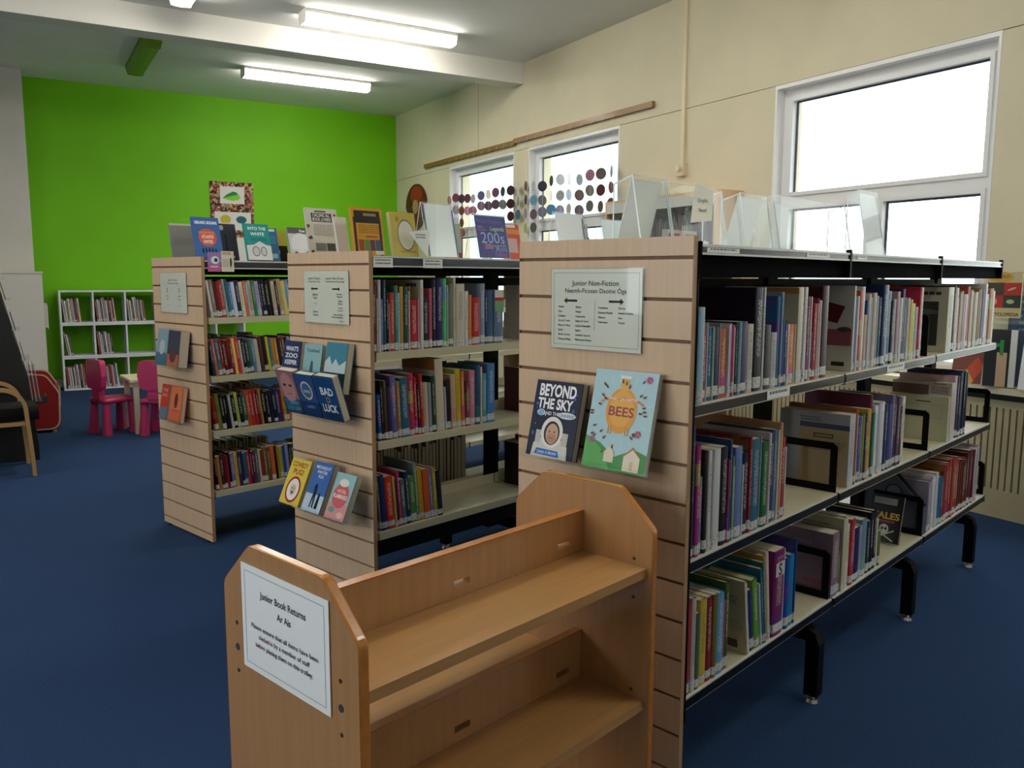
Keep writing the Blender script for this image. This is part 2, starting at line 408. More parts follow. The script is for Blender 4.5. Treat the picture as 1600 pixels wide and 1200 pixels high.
# round red and brown cut-out on the cream wall
r = empty('wall_cutout', (5.014, 11.17, 2.40), (0, 0, -PI / 2), 'rounded red and brown cut-out on the cream wall by the corner', 'wall decoration')
s = MB(); s.prism([(.36 * math.cos(a) * (1 if math.sin(a) > 0 else .85), .32 * math.sin(a)) for a in [2 * PI * k / 24 for k in range(24)]], 'y', -.014, .002, M('5c1c14', .6)); s.build('board', r)
p = Print(); p.y = -.0146; p.ell(.02, .16, .2, .13, '982420'); p.ell(-.22, .02, .1, .12, '4c1414'); p.ell(-.02, .0, .1, .1, 'b08c60'); p.ell(.2, -.02, .12, .14, '701818'); p.build('painted_shapes', r)
# ------------------------------------------------------------------ shelving units
BEECH = wood('d0b090', 'z', .06, .45, .1)
BEECHE = wood('a88460', 'z', .1, .5, .05)
BEECHG = wood('7c5c3e', 'z', .1, .6, 0)
BLACK = M('050506', .55, 0, .12)
BLACKG = M('060608', .35, 0, .3)
SHELFC = M('c0b898', .38, 0, .5, 0, .03, (8, 8, 8))
RAILG = M('34343c', .2, 0, .6)
RAILD = M('1c1c22', .18, 0, .6)
RAILW = M('d4d2c8', .25, 0, .6)
MATTE = M('040405', .9, 0, .05)
CHROME = M('b8b8b8', .25, 1.0)
PAPER = M('e8e6de', .6)
BAY = .93
def label_strip(parent, x0, x1, y, z0, z1, seed, rows=1):
    p = Print(); p.rect(0, 0, x1 - x0, z1 - z0, 'e8e6e0')
    p.scribble((x1 - x0) * .1, (z1 - z0) * .18, (x1 - x0) * .9, (z1 - z0) * .86, '6a6a70', rows, .5, seed)
    return p.build('shelf_label', parent, loc=(x0, y, z0))
def make_unit(u0, vl, vr, shelves_near, shelves_far, style, label, nb=3):
    vc = (vl + vr) / 2; hw = (vl - vr) / 2
    r = empty('shelving_unit', UP(u0, vc, 0), (0, 0, UA), label, 'library shelving')
    tot = .018 + nb * BAY
    # slatted end panels: a backing board with raised boards between the grooves
    for e in ((0,) if style == 'black' else (0, 1)):
        s = MB(); xf = 0 if e == 0 else tot + .018; d = 1 if e == 0 else -1
        lo, hi = sorted((xf + d * .008, xf + d * .018)); s.box(lo, hi, -hw, hw, .012, 1.5, BEECHG)
        zs = [.012] + [.05 + .1 * k for k in range(15)] + [1.5]
        for k in range(16):
            z0 = zs[k] + (.0045 if k else 0); z1 = zs[k + 1] - (.0045 if k < 15 else 0)
            lo, hi = sorted((xf, xf + d * .0079)); s.box(lo, hi, -hw, hw, z0, z1, BEECH)
        for q in (-1, 1):
            y0, y1 = sorted((q * hw, q * (hw + .0015))); lo, hi = sorted((xf + d * .0005, xf + d * .018)); s.box(lo, hi, y0, y1, .012, 1.5, BEECHE)
        for q in (-1, 1): s.cyl((xf + d * .012, q * hw * .8, 0), (xf + d * .012, q * hw * .8, .014), .012, BLACK, seg=8)
        s.build('end_panel', r)
    # uprights with cantilever feet
    for k in range(nb + 1):
        xp = .018 + BAY * k + (.05 if k == 0 else (-.05 if k == nb else 0))
        s = MB(); s.box(xp - .035, xp + .035, -.018, .018, .16, 1.43, BLACK); s.build('upright', r, .003, 1)
        xl = xp - (.07 if k else 0)
        for q in ((-1, 1) if k else ()):
            s = MB(); ye = q * (hw - .022); path = [(xl, 0, .235), (xl, ye - q * .03, .235), (xl, ye - q * .008, .228), (xl, ye, .205), (xl, ye, .025)]
            s.tube(path, .045, .045, BLACK, side=(1, 0, 0)); lg = s.build('leg', r, .004, 2)
            s = MB(); s.cyl((xl, ye, 0), (xl, ye, .012), .024, CHROME, .02, 14); s.cyl((xl, ye, .012), (xl, ye, .03), .008, CHROME); s.build('foot', lg)
    for q in ((-1, 1) if style == 'black' else ()):
        s = MB(); y0, y1 = sorted((q * (hw - .03), q * (hw + .004))); s.box(.0182, .0235, y0, y1, .28, 1.40, BLACK); s.box(.0182, .034, y0, y1, 1.40, 1.488, MATTE); s.build('end_bracket', r)
    for k in range(nb):
        x0 = .018 + BAY * k; x1 = x0 + BAY
        for zt_ in (1.38, .22):
            s = MB(); s.box(x0 + .05, x1 - .05, -.008, .008, zt_ - .02, zt_ + .02, BLACK); s.build('tie_bar', r)
        for q, lst in ((-1, shelves_near), (1, shelves_far)):
            for j, z in enumerate(lst):
                z = z[k] if isinstance(z, (list, tuple)) else z
                s = MB(); y0, y1 = sorted((q * .022, q * (hw - .006)))
                lip = RAILW if style != 'black' else BLACK
                s.box(x0 + .004, x1 - .004, y0, y1, z - .004, z, SHELFC)
                a, c = sorted((q * (hw - .006), q * hw)); s.box(x0 + .004, x1 - .004, a, c, z - .032, z - .0002, SHELFC if style != 'black' else RAILW)
                a, c = sorted((q * .022, q * .025)); s.box(x0 + .004, x1 - .004, a, c, z, z + .045, SHELFC)
                sh = s.build('shelf', r)
                if style == 'black':
                    s = MB(); a, c = sorted((q * (hw - .001), q * (hw + .003))); s.box(x0 + .008, x1 - .008, a, c, z - .0275, z - .0045, BLACKG if j else RAILD); s.build('label_rail', sh)
                for xx in ((x0 + .006 if k == 0 else x0 + .001), x1 - .004):
                    s = MB(); a, c = sorted((q * .02, q * (hw + .002))); s.prism([(a, z - .036), (c, z - .036), (c, z - .0002), (a, z - .0002)], 'x', xx, xx + .003, BLACK)
                    s.build('shelf_bracket', r)
        # top board with label rails and black valance
        rz0 = 1.457 if style == 'black' else 1.440
        s = MB(); s.box(x0 + .003, x1 - .003, -hw, hw, 1.4755, 1.482, RAILW if style == 'black' else SHELFC)
        tb = s.build('top_board', r)
        for q in (-1, 1):
            s = MB(); a, c = sorted((q * (hw - .010), q * hw)); s.box(x0 + .003, x1 - .003, a, c, rz0 + .005, 1.475, RAILG)
            a, c = sorted((q * (hw - .010), q * (hw + .002))); s.box(x0 + .003, x1 - .003, a, c, rz0, rz0 + .005, RAILW); s.box(x0 + .003, x1 - .003, a, c, 1.4755, 1.4815, RAILW)
            s.build('label_rail', tb)
            s = MB(); a, c = sorted((q * (hw - .022), q * (hw - .016))); s.box(x0 + .003, x1 - .003, a, c, 1.404 if style == 'black' else 1.41, 1.474, MATTE); s.build('valance', r)
            s = MB(); a, c = sorted((q * .02, q * (hw + .004))); s.box(x1 - .012, x1 + .001, a, c, 1.404 if style == 'black' else 1.41, 1.4812, BLACK); a, c = sorted((q * (hw - .012), q * (hw + .004))); s.box(x1 - .012, x1 + .001, a, c, 1.4812, 1.492, BLACK); s.build('top_bracket', r)
    if style == 'base':
        for q in (-1, 1):
            s = MB(); a, c = sorted((q * (hw - .03), q * (hw - .015))); s.box(.02, tot, a, c, .285, .352, BLACK); s.build('base_rail', r)
    return r, hw
N_V = (1.595, 1.042); M_V = (3.152, 2.589); F_V = (4.619, 4.052)
unit_n, hw_n = make_unit(1.735, *N_V, [1.097, .703, .342], [1.10, .74, .38], 'black', 'nearest shelving unit, its slatted end panel behind the book trolley')
unit_m, hw_m = make_unit(1.967, *M_V, [1.109, .755, .388], [1.109, .755, .388], 'base', 'middle shelving unit with nine paperbacks ledged on its slatted end')
unit_f, hw_f = make_unit(2.03, *F_V, [1.19, .887, .60, .28], [1.19, .887, .60, .28], 'plain', 'farthest shelving unit, packed with paperbacks, beside the pink chairs')
# shelf labels in the rails
for (u, x0, x1, y, z0, z1, sd, rw) in ((unit_n, .06, .22, -hw_n - .0005, 1.463, 1.4745, 3, 1), (unit_n, .62, .78, -hw_n - .0005, 1.463, 1.4745, 4, 1), (unit_n, 1.0, 1.08, -hw_n - .0005, 1.463, 1.4745, 9, 1),
        (unit_n, .40, .54, -hw_n - .004, 1.070, 1.094, 5, 1), (unit_n, 1.32, 1.50, -hw_n - .004, 1.070, 1.094, 6, 1),
        (unit_m, .02, .115, -hw_m - .002, 1.438, 1.474, 7, 2), (unit_m, .27, .375, -hw_m - .002, 1.438, 1.474, 8, 2)):
    label_strip(u, x0, x1, y, z0, z1, sd, rw)

# ------------------------------------------------------------------ books: one material, coloured per book
def book_material():
    m, nt, b = newmat('book_jacket'); N = nt.nodes; L = nt.links
    oi = N.new('ShaderNodeObjectInfo'); tc = N.new('ShaderNodeTexCoord')
    sep = N.new('ShaderNodeSeparateXYZ'); L.new(tc.outputs['Generated'], sep.inputs[0])
    def math_(op, a, bb=None):
        n = N.new('ShaderNodeMath'); n.operation = op
        for i, v in enumerate((a, bb)):
            if v is None: continue
            if isinstance(v, (int, float)): n.inputs[i].default_value = v
            else: L.new(v, n.inputs[i])
        return n.outputs[0]
    rnd = oi.outputs['Random']
    gx, gy, gz = sep.outputs
    def band(v, lo, hi): return math_('MULTIPLY', math_('GREATER_THAN', v, lo), math_('LESS_THAN', v, hi))
    # title strokes along the spine
    mp = N.new('ShaderNodeMapping'); L.new(tc.outputs['Object'], mp.inputs[0]); mp.inputs['Scale'].default_value = (170, 0, 330)
    cx = N.new('ShaderNodeCombineXYZ'); L.new(math_('MULTIPLY', rnd, 97), cx.inputs[2]); L.new(math_('MULTIPLY', rnd, 53), cx.inputs[0]); L.new(cx.outputs[0], mp.inputs['Location'])
    nz = N.new('ShaderNodeTexNoise'); nz.inputs['Scale'].default_value = 1; nz.inputs['Detail'].default_value = 1; L.new(mp.outputs[0], nz.inputs['Vector'])
    lo = math_('ADD', math_('MULTIPLY', rnd, .2), .25)
    t = math_('MULTIPLY', math_('GREATER_THAN', nz.outputs[0], .52), math_('MULTIPLY', band(gx, .28, .72), band(gz, lo, .88)))
    spine = math_('LESS_THAN', gy, .03)
    t = math_('MULTIPLY', math_('MULTIPLY', t, spine), math_('GREATER_THAN', math_('FRACT', math_('MULTIPLY', rnd, 23.1)), .35))
    # a contrasting block on some jackets
    r2 = math_('FRACT', math_('MULTIPLY', rnd, 7.31)); r3 = math_('FRACT', math_('MULTIPLY', rnd, 13.7))
    blk = math_('MULTIPLY', math_('GREATER_THAN', r2, .62), band(gz, math_('MULTIPLY', r3, .7), math_('ADD', math_('MULTIPLY', r3, .7), .2)))
    hsv = N.new('ShaderNodeHueSaturation'); L.new(oi.outputs['Color'], hsv.inputs['Color'])
    L.new(math_('ADD', .32, math_('MULTIPLY', r3, .4)), hsv.inputs['Hue']); hsv.inputs['Value'].default_value = 1.0; hsv.inputs['Saturation'].default_value = .9
    m1 = N.new('ShaderNodeMix'); m1.data_type = 'RGBA'; L.new(math_('MULTIPLY', blk, .8), m1.inputs[0]); L.new(oi.outputs['Color'], m1.inputs[6]); L.new(hsv.outputs[0], m1.inputs[7])
    # mottled picture on the boards
    n2 = N.new('ShaderNodeTexNoise'); n2.inputs['Scale'].default_value = 14; n2.inputs['Detail'].default_value = 3; L.new(tc.outputs['Object'], n2.inputs['Vector'])
    side = math_('MULTIPLY', math_('SUBTRACT', 1.0, spine), math_('MULTIPLY', band(n2.outputs[0], .54, .7), .35))
    m2 = N.new('ShaderNodeMix'); m2.data_type = 'RGBA'; L.new(side, m2.inputs[0]); L.new(m1.outputs[2], m2.inputs[6]); L.new(hsv.outputs[0], m2.inputs[7])
    lum = N.new('ShaderNodeRGBToBW'); L.new(oi.outputs['Color'], lum.inputs[0])
    cr = N.new('ShaderNodeValToRGB'); cr.color_ramp.interpolation = 'CONSTANT'; cr.color_ramp.elements[0].color = (.75, .72, .6, 1); cr.color_ramp.elements[1].position = .3; cr.color_ramp.elements[1].color = (.03, .03, .06, 1); L.new(lum.outputs[0], cr.inputs[0])
    m3 = N.new('ShaderNodeMix'); m3.data_type = 'RGBA'; L.new(math_('MULTIPLY', t, .55), m3.inputs[0]); L.new(m2.outputs[2], m3.inputs[6]); L.new(cr.outputs[0], m3.inputs[7])
    L.new(m3.outputs[2], b.inputs['Base Color']); b.inputs['Roughness'].default_value = .42; b.inputs['Coat Weight'].default_value = .06; b.inputs['Specular IOR Level'].default_value = .3
    return m
BOOKM = book_material()
def page_material():
    m, nt, b = newmat('book_pages'); N = nt.nodes; L = nt.links
    tc = N.new('ShaderNodeTexCoord'); mp = N.new('ShaderNodeMapping'); mp.inputs['Scale'].default_value = (900, 2, 2)
    nz = N.new('ShaderNodeTexNoise'); nz.inputs['Scale'].default_value = 1; cr = N.new('ShaderNodeValToRGB')
    cr.color_ramp.elements[0].color = (*srgb('a89c80'), 1); cr.color_ramp.elements[1].color = (*srgb('e0d8c4'), 1)
    L.new(tc.outputs['Object'], mp.inputs[0]); L.new(mp.outputs[0], nz.inputs[0]); L.new(nz.outputs[0], cr.inputs[0]); L.new(cr.outputs[0], b.inputs['Base Color']); b.inputs['Roughness'].default_value = .8
    return m
PAGEM = page_material()
def sticker_material():
    m, nt, b = newmat('spine_sticker'); N = nt.nodes; L = nt.links
    tc = N.new('ShaderNodeTexCoord'); mp = N.new('ShaderNodeMapping'); mp.inputs['Scale'].default_value = (260, 260, 260)
    oi = N.new('ShaderNodeObjectInfo'); vm = N.new('ShaderNodeVectorMath'); vm.operation = 'SCALE'; vm.inputs[0].default_value = (31, 17, 43); L.new(oi.outputs['Random'], vm.inputs['Scale']); L.new(vm.outputs[0], mp.inputs['Location'])
    nz = N.new('ShaderNodeTexNoise'); nz.inputs['Scale'].default_value = 1; cr = N.new('ShaderNodeValToRGB'); cr.color_ramp.interpolation = 'CONSTANT'
    cr.color_ramp.elements[0].color = (*srgb('3c3c44'), 1); cr.color_ramp.elements[1].position = .39; cr.color_ramp.elements[1].color = (*srgb('c8c8c2'), 1)
    L.new(tc.outputs['Object'], mp.inputs[0]); L.new(mp.outputs[0], nz.inputs[0]); L.new(nz.outputs[0], cr.inputs[0]); L.new(cr.outputs[0], b.inputs['Base Color']); b.inputs['Roughness'].default_value = .35
    return m
STICK = sticker_material()
def book_outline(t, d, hard):
    """plan of a jacket: two boards joined by a rounded spine (x thickness, y depth)"""
    c = min(.0026 if hard else .0012, t * .25); bulge = min(.004, t * .28); n = 5
    o = [(0, d), (0, bulge)]
    for k in range(1, n): a = PI * k / n; o.append((t / 2 - t / 2 * math.cos(a), bulge - bulge * math.sin(a)))
    o += [(t, bulge), (t, d), (t - c, d), (t - c, bulge + c)]
    o += [(c, bulge + c), (c, d)]
    return o, c, bulge
def add_jacket(mb, t, d, h, hard, m, remap=None):
    o, c, bu = book_outline(t, d, hard); n = len(o)
    f = remap or (lambda x, y, z: (x, y, z))
    v = [f(x, y, 0) for x, y in o] + [f(x, y, h) for x, y in o]
    # side quads plus cap quads that follow the C shape
    fs = [(i, (i + 1) % n, (i + 1) % n + n, i + n) for i in range(n)]
    sp = list(range(1, n - 5)); ins = [n - 3, n - 2]
    caps = [[0, 1, n - 2, n - 1], [n - 6, n - 5, n - 4, n - 3], sp + [n - 6, n - 3, n - 2]]
    for q in caps:
        fs.append(tuple(q[::-1])); fs.append(tuple(i + n for i in q))
    mb.faces(v, fs, m)
    return c, bu
PAL_HARD = random.Random(3)
def shelf_book(name, t, d, h, colour, loc, rot, label, group, parts=True, sticker=True, cat='book', scol=None):
    hard = t > .011 and PAL_HARD.random() < .5
    s = MB(); c, bu = add_jacket(s, t, d, h, hard, BOOKM)
    ins = .003 if hard else .0006
    def pages(q):
        q.box(c + .0001, t - c - .0001, bu + c, d - ins, ins, h - ins, PAGEM)
    def stick(q):
        z0 = .004 + (h * 977 % 1) * .008; z1 = z0 + .018 + (h * 577 % 1) * .012; n = 5; tt = t + .0006; bb = bu + .0003; pts = [(-.0003, .02), (-.0003, bb)]
        for k in range(1, n): a = PI * k / n; pts.append((t / 2 - tt / 2 * math.cos(a), bb - bb * math.sin(a) - .0004))
        pts += [(t + .0003, bb), (t + .0003, .02)]
        m_ = len(pts); v = [(x, y, z0) for x, y in pts] + [(x, y, z1) for x, y in pts]
        q.faces(v, [(i, i + 1, i + 1 + m_, i + m_) for i in range(m_ - 1)], STICK)
    if not parts:
        pages(s)
        if sticker and PAL_HARD.random() < .55: stick(s)
    o = s.build(name, None, loc=loc, rot=rot)
    o.color = (*srgb(colour), 1)
    tag(o, label, cat, group)
    if parts:
        q = MB(); pages(q); q.build('pages', o)
        if sticker and t > .004:
            q = MB(); stick(q); q.build('spine_sticker', o)
    return o
# shelved books: (u, thickness, height, depth, lean in degrees, red green blue, cover kind)
BOOKS = {
 'A1': [
  (1.76, 0.0196, 0.235, 0.2, 0, (159, 185, 201), 0),
  (1.7799, 0.0117, 0.197, 0.154, 0, (184, 176, 176), 0),
  (1.7919, 0.0118, 0.195, 0.157, 0, (201, 160, 160), 0),
  (1.804, 0.0196, 0.184, 0.15, 0, (150, 32, 44), 0),
  (1.8239, 0.0059, 0.194, 0.163, 0, (192, 196, 188), 0),
  (1.8301, 0.02, 0.183, 0.148, 0, (26, 92, 148), 0),
  (1.8503, 0.0091, 0.183, 0.153, 0, (148, 184, 144), 0),
  (1.8598, 0.0268, 0.183, 0.126, 0, (28, 24, 72), 0),
  (1.8869, 0.0062, 0.191, 0.145, 0, (141, 136, 152), 0),
  (1.8933, 0.0357, 0.177, 0.149, 0, (180, 86, 42), 0),
  (1.9293, 0.008, 0.186, 0.147, 0, (216, 216, 212), 0),
  (1.9376, 0.0097, 0.189, 0.158, 0, (180, 160, 196), 0),
  (1.9477, 0.0132, 0.185, 0.13, 0, (180, 60, 112), 0),
  (1.9612, 0.0099, 0.178, 0.136, 0, (203, 184, 168), 0),
  (1.9713, 0.0117, 0.191, 0.138, 0, (32, 56, 44), 0),
  (1.9833, 0.0152, 0.191, 0.147, 0, (110, 160, 172), 0),
  (1.9989, 0.042, 0.191, 0.148, 0, (44, 20, 80), 0),
  (2.0411, 0.034, 0.183, 0.125, 0, (184, 180, 164), 0),
  (2.0755, 0.0461, 0.279, 0.235, 0, (28, 12, 36), 0),
  (2.1218, 0.011, 0.279, 0.2, 0, (212, 208, 208), 0),
  (2.1331, 0.0342, 0.177, 0.129, 0, (60, 60, 64), 0),
  (2.1676, 0.035, 0.155, 0.129, 0, (168, 168, 164), 0),
  (2.2029, 0.0196, 0.255, 0.207, 0, (22, 86, 136), 0),
  (2.2228, 0.0138, 0.266, 0.188, 0, (112, 136, 160), 0),
  (2.2369, 0.0139, 0.189, 0.154, 0, (28, 60, 128), 0),
  (2.2512, 0.0161, 0.179, 0.126, 0, (36, 52, 100), 0),
  (2.2676, 0.0121, 0.175, 0.137, 0, (200, 204, 212), 0),
  (2.28, 0.0375, 0.173, 0.122, 0, (212, 112, 28), 0),
  (2.3178, 0.0082, 0.173, 0.12, 0, (208, 200, 176), 0),
  (2.3263, 0.0386, 0.279, 0.235, 0, (200, 192, 164), 1),
  (2.3653, 0.0129, 0.279, 0.231, 0, (90, 40, 24), 0),
  (2.3784, 0.0219, 0.279, 0.199, 0, (208, 208, 212), 0),
  (2.4006, 0.0222, 0.251, 0.18, 0, (112, 28, 40), 0),
  (2.4231, 0.0088, 0.25, 0.212, 0, (216, 212, 208), 0),
  (2.4322, 0.0134, 0.143, 0.12, 0, (40, 48, 96), 0),
  (2.4459, 0.0228, 0.229, 0.167, 0, (164, 28, 48), 0),
  (2.4689, 0.009, 0.229, 0.193, 0, (208, 160, 164), 0),
  (2.4783, 0.0138, 0.244, 0.188, 0, (132, 28, 44), 0),
  (2.4923, 0.0186, 0.238, 0.189, 0, (184, 180, 168), 0),
  (2.5113, 0.048, 0.282, 0.235, 0, (60, 16, 24), 0),
 ],
 'A2': [
  (2.7435, 0.0174, 0.281, 0.24, 0, (216, 212, 204), 2),
  (2.7612, 0.0217, 0.243, 0.174, 0, (64, 80, 124), 0),
  (2.7832, 0.0164, 0.247, 0.208, 0, (196, 204, 216), 0),
  (2.7998, 0.0221, 0.264, 0.21, 0, (192, 76, 28), 0),
  (2.8223, 0.0224, 0.278, 0.235, 0, (220, 216, 212), 0),
  (2.845, 0.0227, 0.184, 0.153, 0, (192, 160, 120), 0),
  (2.8679, 0.0171, 0.231, 0.169, 0, (36, 60, 108), 0),
  (2.8853, 0.0173, 0.252, 0.187, 0, (208, 208, 204), 0),
  (2.9029, 0.0234, 0.241, 0.171, 0, (160, 160, 160), 0),
  (2.9266, 0.0297, 0.256, 0.18, 0, (192, 180, 168), 0),
  (2.9566, 0.0302, 0.245, 0.169, 0, (124, 132, 124), 0),
  (2.987, 0.0244, 0.24, 0.175, 0, (36, 76, 104), 0),
  (3.0117, 0.0373, 0.282, 0.235, 0, (20, 44, 92), 0),
  (3.0494, 0.0124, 0.282, 0.221, 0, (212, 216, 220), 0),
  (3.0621, 0.0448, 0.261, 0.178, 0, (28, 92, 132), 0),
  (3.1072, 0.0259, 0.227, 0.18, 0, (24, 20, 32), 0),
  (3.1334, 0.0263, 0.231, 0.17, 0, (160, 164, 168), 0),
  (3.16, 0.0266, 0.258, 0.189, 0, (180, 152, 144), 0),
  (3.1869, 0.027, 0.235, 0.192, 0, (200, 200, 204), 0),
  (3.2141, 0.0273, 0.267, 0.203, 0, (36, 44, 92), 0),
  (3.2417, 0.0277, 0.236, 0.173, 0, (88, 104, 104), 0),
  (3.2697, 0.028, 0.233, 0.178, 0, (176, 172, 172), 0),
  (3.2981, 0.0237, 0.227, 0.155, 0, (204, 166, 85), 0),
  (3.3223, 0.0237, 0.212, 0.172, 0, (201, 208, 86), 0),
  (3.3466, 0.0237, 0.212, 0.146, 0, (175, 168, 73), 0),
  (3.3709, 0.0291, 0.198, 0.141, 0, (168, 172, 180), 0),
  (3.4003, 0.0222, 0.273, 0.23, 0, (180, 36, 48), 0),
  (3.4228, 0.0187, 0.27, 0.193, 0, (220, 220, 220), 0),
 ],
 'A3': [
  (3.7474, 0.088, 0.27, 0.24, 0, (200, 196, 172), 3),
  (3.8358, 0.0269, 0.275, 0.222, 0, (20, 18, 16), 0),
  (3.863, 0.0365, 0.267, 0.224, 0, (208, 204, 196), 0),
  (3.8998, 0.0277, 0.226, 0.19, 0, (176, 136, 96), 0),
  (3.9278, 0.0249, 0.247, 0.2, 0, (180, 160, 144), 0),
  (3.9533, 0.0249, 0.252, 0.208, 0, (159, 147, 127), 0),
  (3.9788, 0.0249, 0.239, 0.176, 0, (153, 144, 122), 0),
  (4.0043, 0.0384, 0.238, 0.187, 0, (196, 184, 204), 0),
  (4.0429, 0.0393, 0.271, 0.227, 0, (168, 44, 48), 0),
  (4.0825, 0.0298, 0.257, 0.188, 0, (184, 181, 144), 0),
  (4.113, 0.0298, 0.248, 0.175, 0, (182, 165, 142), 0),
  (4.1434, 0.0304, 0.241, 0.166, 0, (178, 174, 156), 0),
  (4.1744, 0.0304, 0.246, 0.177, 0, (200, 191, 176), 0),
  (4.2054, 0.0242, 0.257, 0.193, 0, (142, 120, 77), 0),
  (4.2302, 0.0242, 0.249, 0.19, 0, (108, 93, 58), 0),
  (4.2549, 0.0242, 0.262, 0.221, 0, (157, 108, 85), 0),
  (4.2797, 0.0428, 0.258, 0.203, 0, (48, 44, 88), 0),
  (4.3228, 0.0327, 0.282, 0.23, 0, (224, 224, 224), 0),
  (4.3558, 0.0444, 0.234, 0.163, 0, (176, 168, 192), 0),
  (4.4005, 0.0338, 0.26, 0.19, 0, (177, 116, 83), 0),
  (4.4348, 0.0338, 0.26, 0.22, 0, (179, 156, 83), 0),
  (4.4692, 0.0343, 0.248, 0.188, 0, (220, 220, 216), 0),
 ],
 'B1': [
  (1.76, 0.0321, 0.338, 0.235, 0, (36, 56, 92), 0),
  (1.7924, 0.0213, 0.285, 0.218, 0, (164, 40, 112), 0),
  (1.814, 0.0185, 0.202, 0.162, 0, (108, 124, 160), 0),
  (1.8328, 0.0187, 0.266, 0.203, 0, (36, 28, 20), 0),
  (1.8518, 0.0189, 0.264, 0.192, 0, (196, 196, 188), 0),
  (1.871, 0.0094, 0.255, 0.191, 0, (132, 132, 160), 0),
  (1.8807, 0.0359, 0.263, 0.186, 0, (200, 200, 196), 0),
  (1.9169, 0.0368, 0.263, 0.196, 0, (20, 12, 24), 0),
  (1.954, 0.0065, 0.226, 0.191, 0, (176, 52, 104), 0),
  (1.9609, 0.01, 0.278, 0.235, 0, (44, 80, 128), 0),
  (1.9712, 0.0066, 0.232, 0.195, 0, (32, 40, 56), 0),
  (1.9781, 0.0067, 0.231, 0.181, 0, (100, 152, 140), 0),
  (1.9851, 0.0102, 0.203, 0.155, 0, (144, 152, 44), 0),
  (1.9955, 0.0388, 0.251, 0.185, 0, (96, 120, 168), 0),
  (2.0346, 0.0105, 0.198, 0.138, 0, (184, 184, 188), 0),
  (2.0455, 0.029, 0.229, 0.166, 0, (36, 24, 60), 0),
  (2.0747, 0.0145, 0.268, 0.235, 0, (148, 28, 32), 0),
  (2.0896, 0.0489, 0.259, 0.211, 0, (32, 96, 124), 0),
  (2.1388, 0.0074, 0.262, 0.217, 0, (136, 144, 152), 0),
  (2.1465, 0.0388, 0.245, 0.182, 0, (20, 92, 48), 0),
  (2.1856, 0.0156, 0.265, 0.216, 0, (196, 176, 184), 0),
  (2.2015, 0.0239, 0.266, 0.216, 0, (36, 40, 76), 0),
  (2.2256, 0.016, 0.269, 0.215, 0, (92, 124, 160), 0),
  (2.2419, 0.012, 0.266, 0.211, 0, (196, 188, 168), 0),
  (2.2543, 0.0163, 0.286, 0.235, 0, (184, 140, 96), 0),
  (2.2709, 0.0291, 0.24, 0.194, 0, (148, 36, 52), 0),
  (2.3003, 0.0082, 0.208, 0.155, 0, (204, 196, 200), 0),
 ],
 'B2': [
  (2.7637, 0.0579, 0.247, 0.245, 0, (184, 184, 188), 4),
  (2.8219, 0.0196, 0.262, 0.24, 0, (140, 72, 36), 0),
  (2.8418, 0.0169, 0.238, 0.19, 0, (200, 196, 204), 0),
  (2.859, 0.0171, 0.225, 0.164, 0, (44, 88, 144), 0),
  (2.8763, 0.0114, 0.23, 0.175, 0, (152, 144, 176), 0),
  (2.888, 0.0232, 0.236, 0.192, 0, (112, 128, 40), 0),
  (2.9115, 0.0175, 0.234, 0.187, 0, (40, 48, 96), 0),
  (2.9294, 0.0298, 0.249, 0.182, 0, (192, 152, 56), 0),
  (2.9595, 0.0241, 0.296, 0.24, 0, (92, 24, 48), 0),
  (2.9839, 0.0213, 0.23, 0.193, 0, (44, 128, 104), 0),
  (3.0055, 0.0323, 0.251, 0.194, 0, (216, 216, 220), 0),
  (3.0384, 0.0323, 0.26, 0.213, 0, (179, 179, 182), 0),
  (3.0713, 0.0323, 0.258, 0.204, 0, (217, 216, 220), 0),
  (3.1042, 0.0322, 0.248, 0.199, 0, (32, 40, 76), 0),
  (3.1367, 0.033, 0.244, 0.2, 0, (36, 60, 124), 0),
  (3.17, 0.0267, 0.275, 0.203, 0, (108, 100, 132), 0),
  (3.197, 0.034, 0.266, 0.219, 0, (52, 36, 68), 0),
  (3.2313, 0.0275, 0.261, 0.216, 0, (88, 64, 92), 0),
  (3.2591, 0.0279, 0.221, 0.176, 0, (72, 20, 44), 0),
  (3.2872, 0.0318, 0.255, 0.216, 0, (204, 200, 188), 0),
 ],
 'B3': [
  (3.8546, 0.0294, 0.196, 0.245, 0, (196, 192, 164), 5),
  (3.8843, 0.0647, 0.252, 0.245, 0, (188, 180, 172), 6),
  (3.9493, 0.0376, 0.277, 0.234, 0, (192, 160, 168), 0),
  (3.9872, 0.031, 0.275, 0.226, 0, (23, 30, 58), 0),
  (4.0188, 0.031, 0.286, 0.229, 0, (28, 37, 70), 0),
  (4.0504, 0.0276, 0.295, 0.23, 0, (21, 36, 60), 0),
  (4.0786, 0.0276, 0.292, 0.235, 0, (20, 30, 58), 0),
  (4.1068, 0.0276, 0.28, 0.198, 0, (20, 25, 58), 0),
 ],
 'C1': [
  (1.76, 0.003, 0.256, 0.194, 0, (52, 64, 108), 0),
  (1.7633, 0.0293, 0.247, 0.196, 0, (152, 32, 44), 0),
  (1.7929, 0.0216, 0.253, 0.181, 0, (188, 168, 164), 0),
  (1.8148, 0.0219, 0.205, 0.163, 0, (68, 92, 80), 0),
  (1.837, 0.0353, 0.234, 0.185, 0, (184, 164, 60), 0),
  (1.8726, 0.0295, 0.231, 0.159, 0, (128, 28, 48), 0),
  (1.9024, 0.0233, 0.231, 0.176, 0, (112, 96, 40), 0),
  (1.9259, 0.0375, 0.226, 0.162, 0, (88, 144, 184), 0),
  (1.9637, 0.0102, 0.199, 0.137, 0, (176, 72, 112), 0),
  (1.9742, 0.0208, 0.244, 0.172, 0, (60, 92, 40), 0),
  (2.0955, 0.0113, 0.226, 0.235, 8.4, (200, 184, 152), 7),
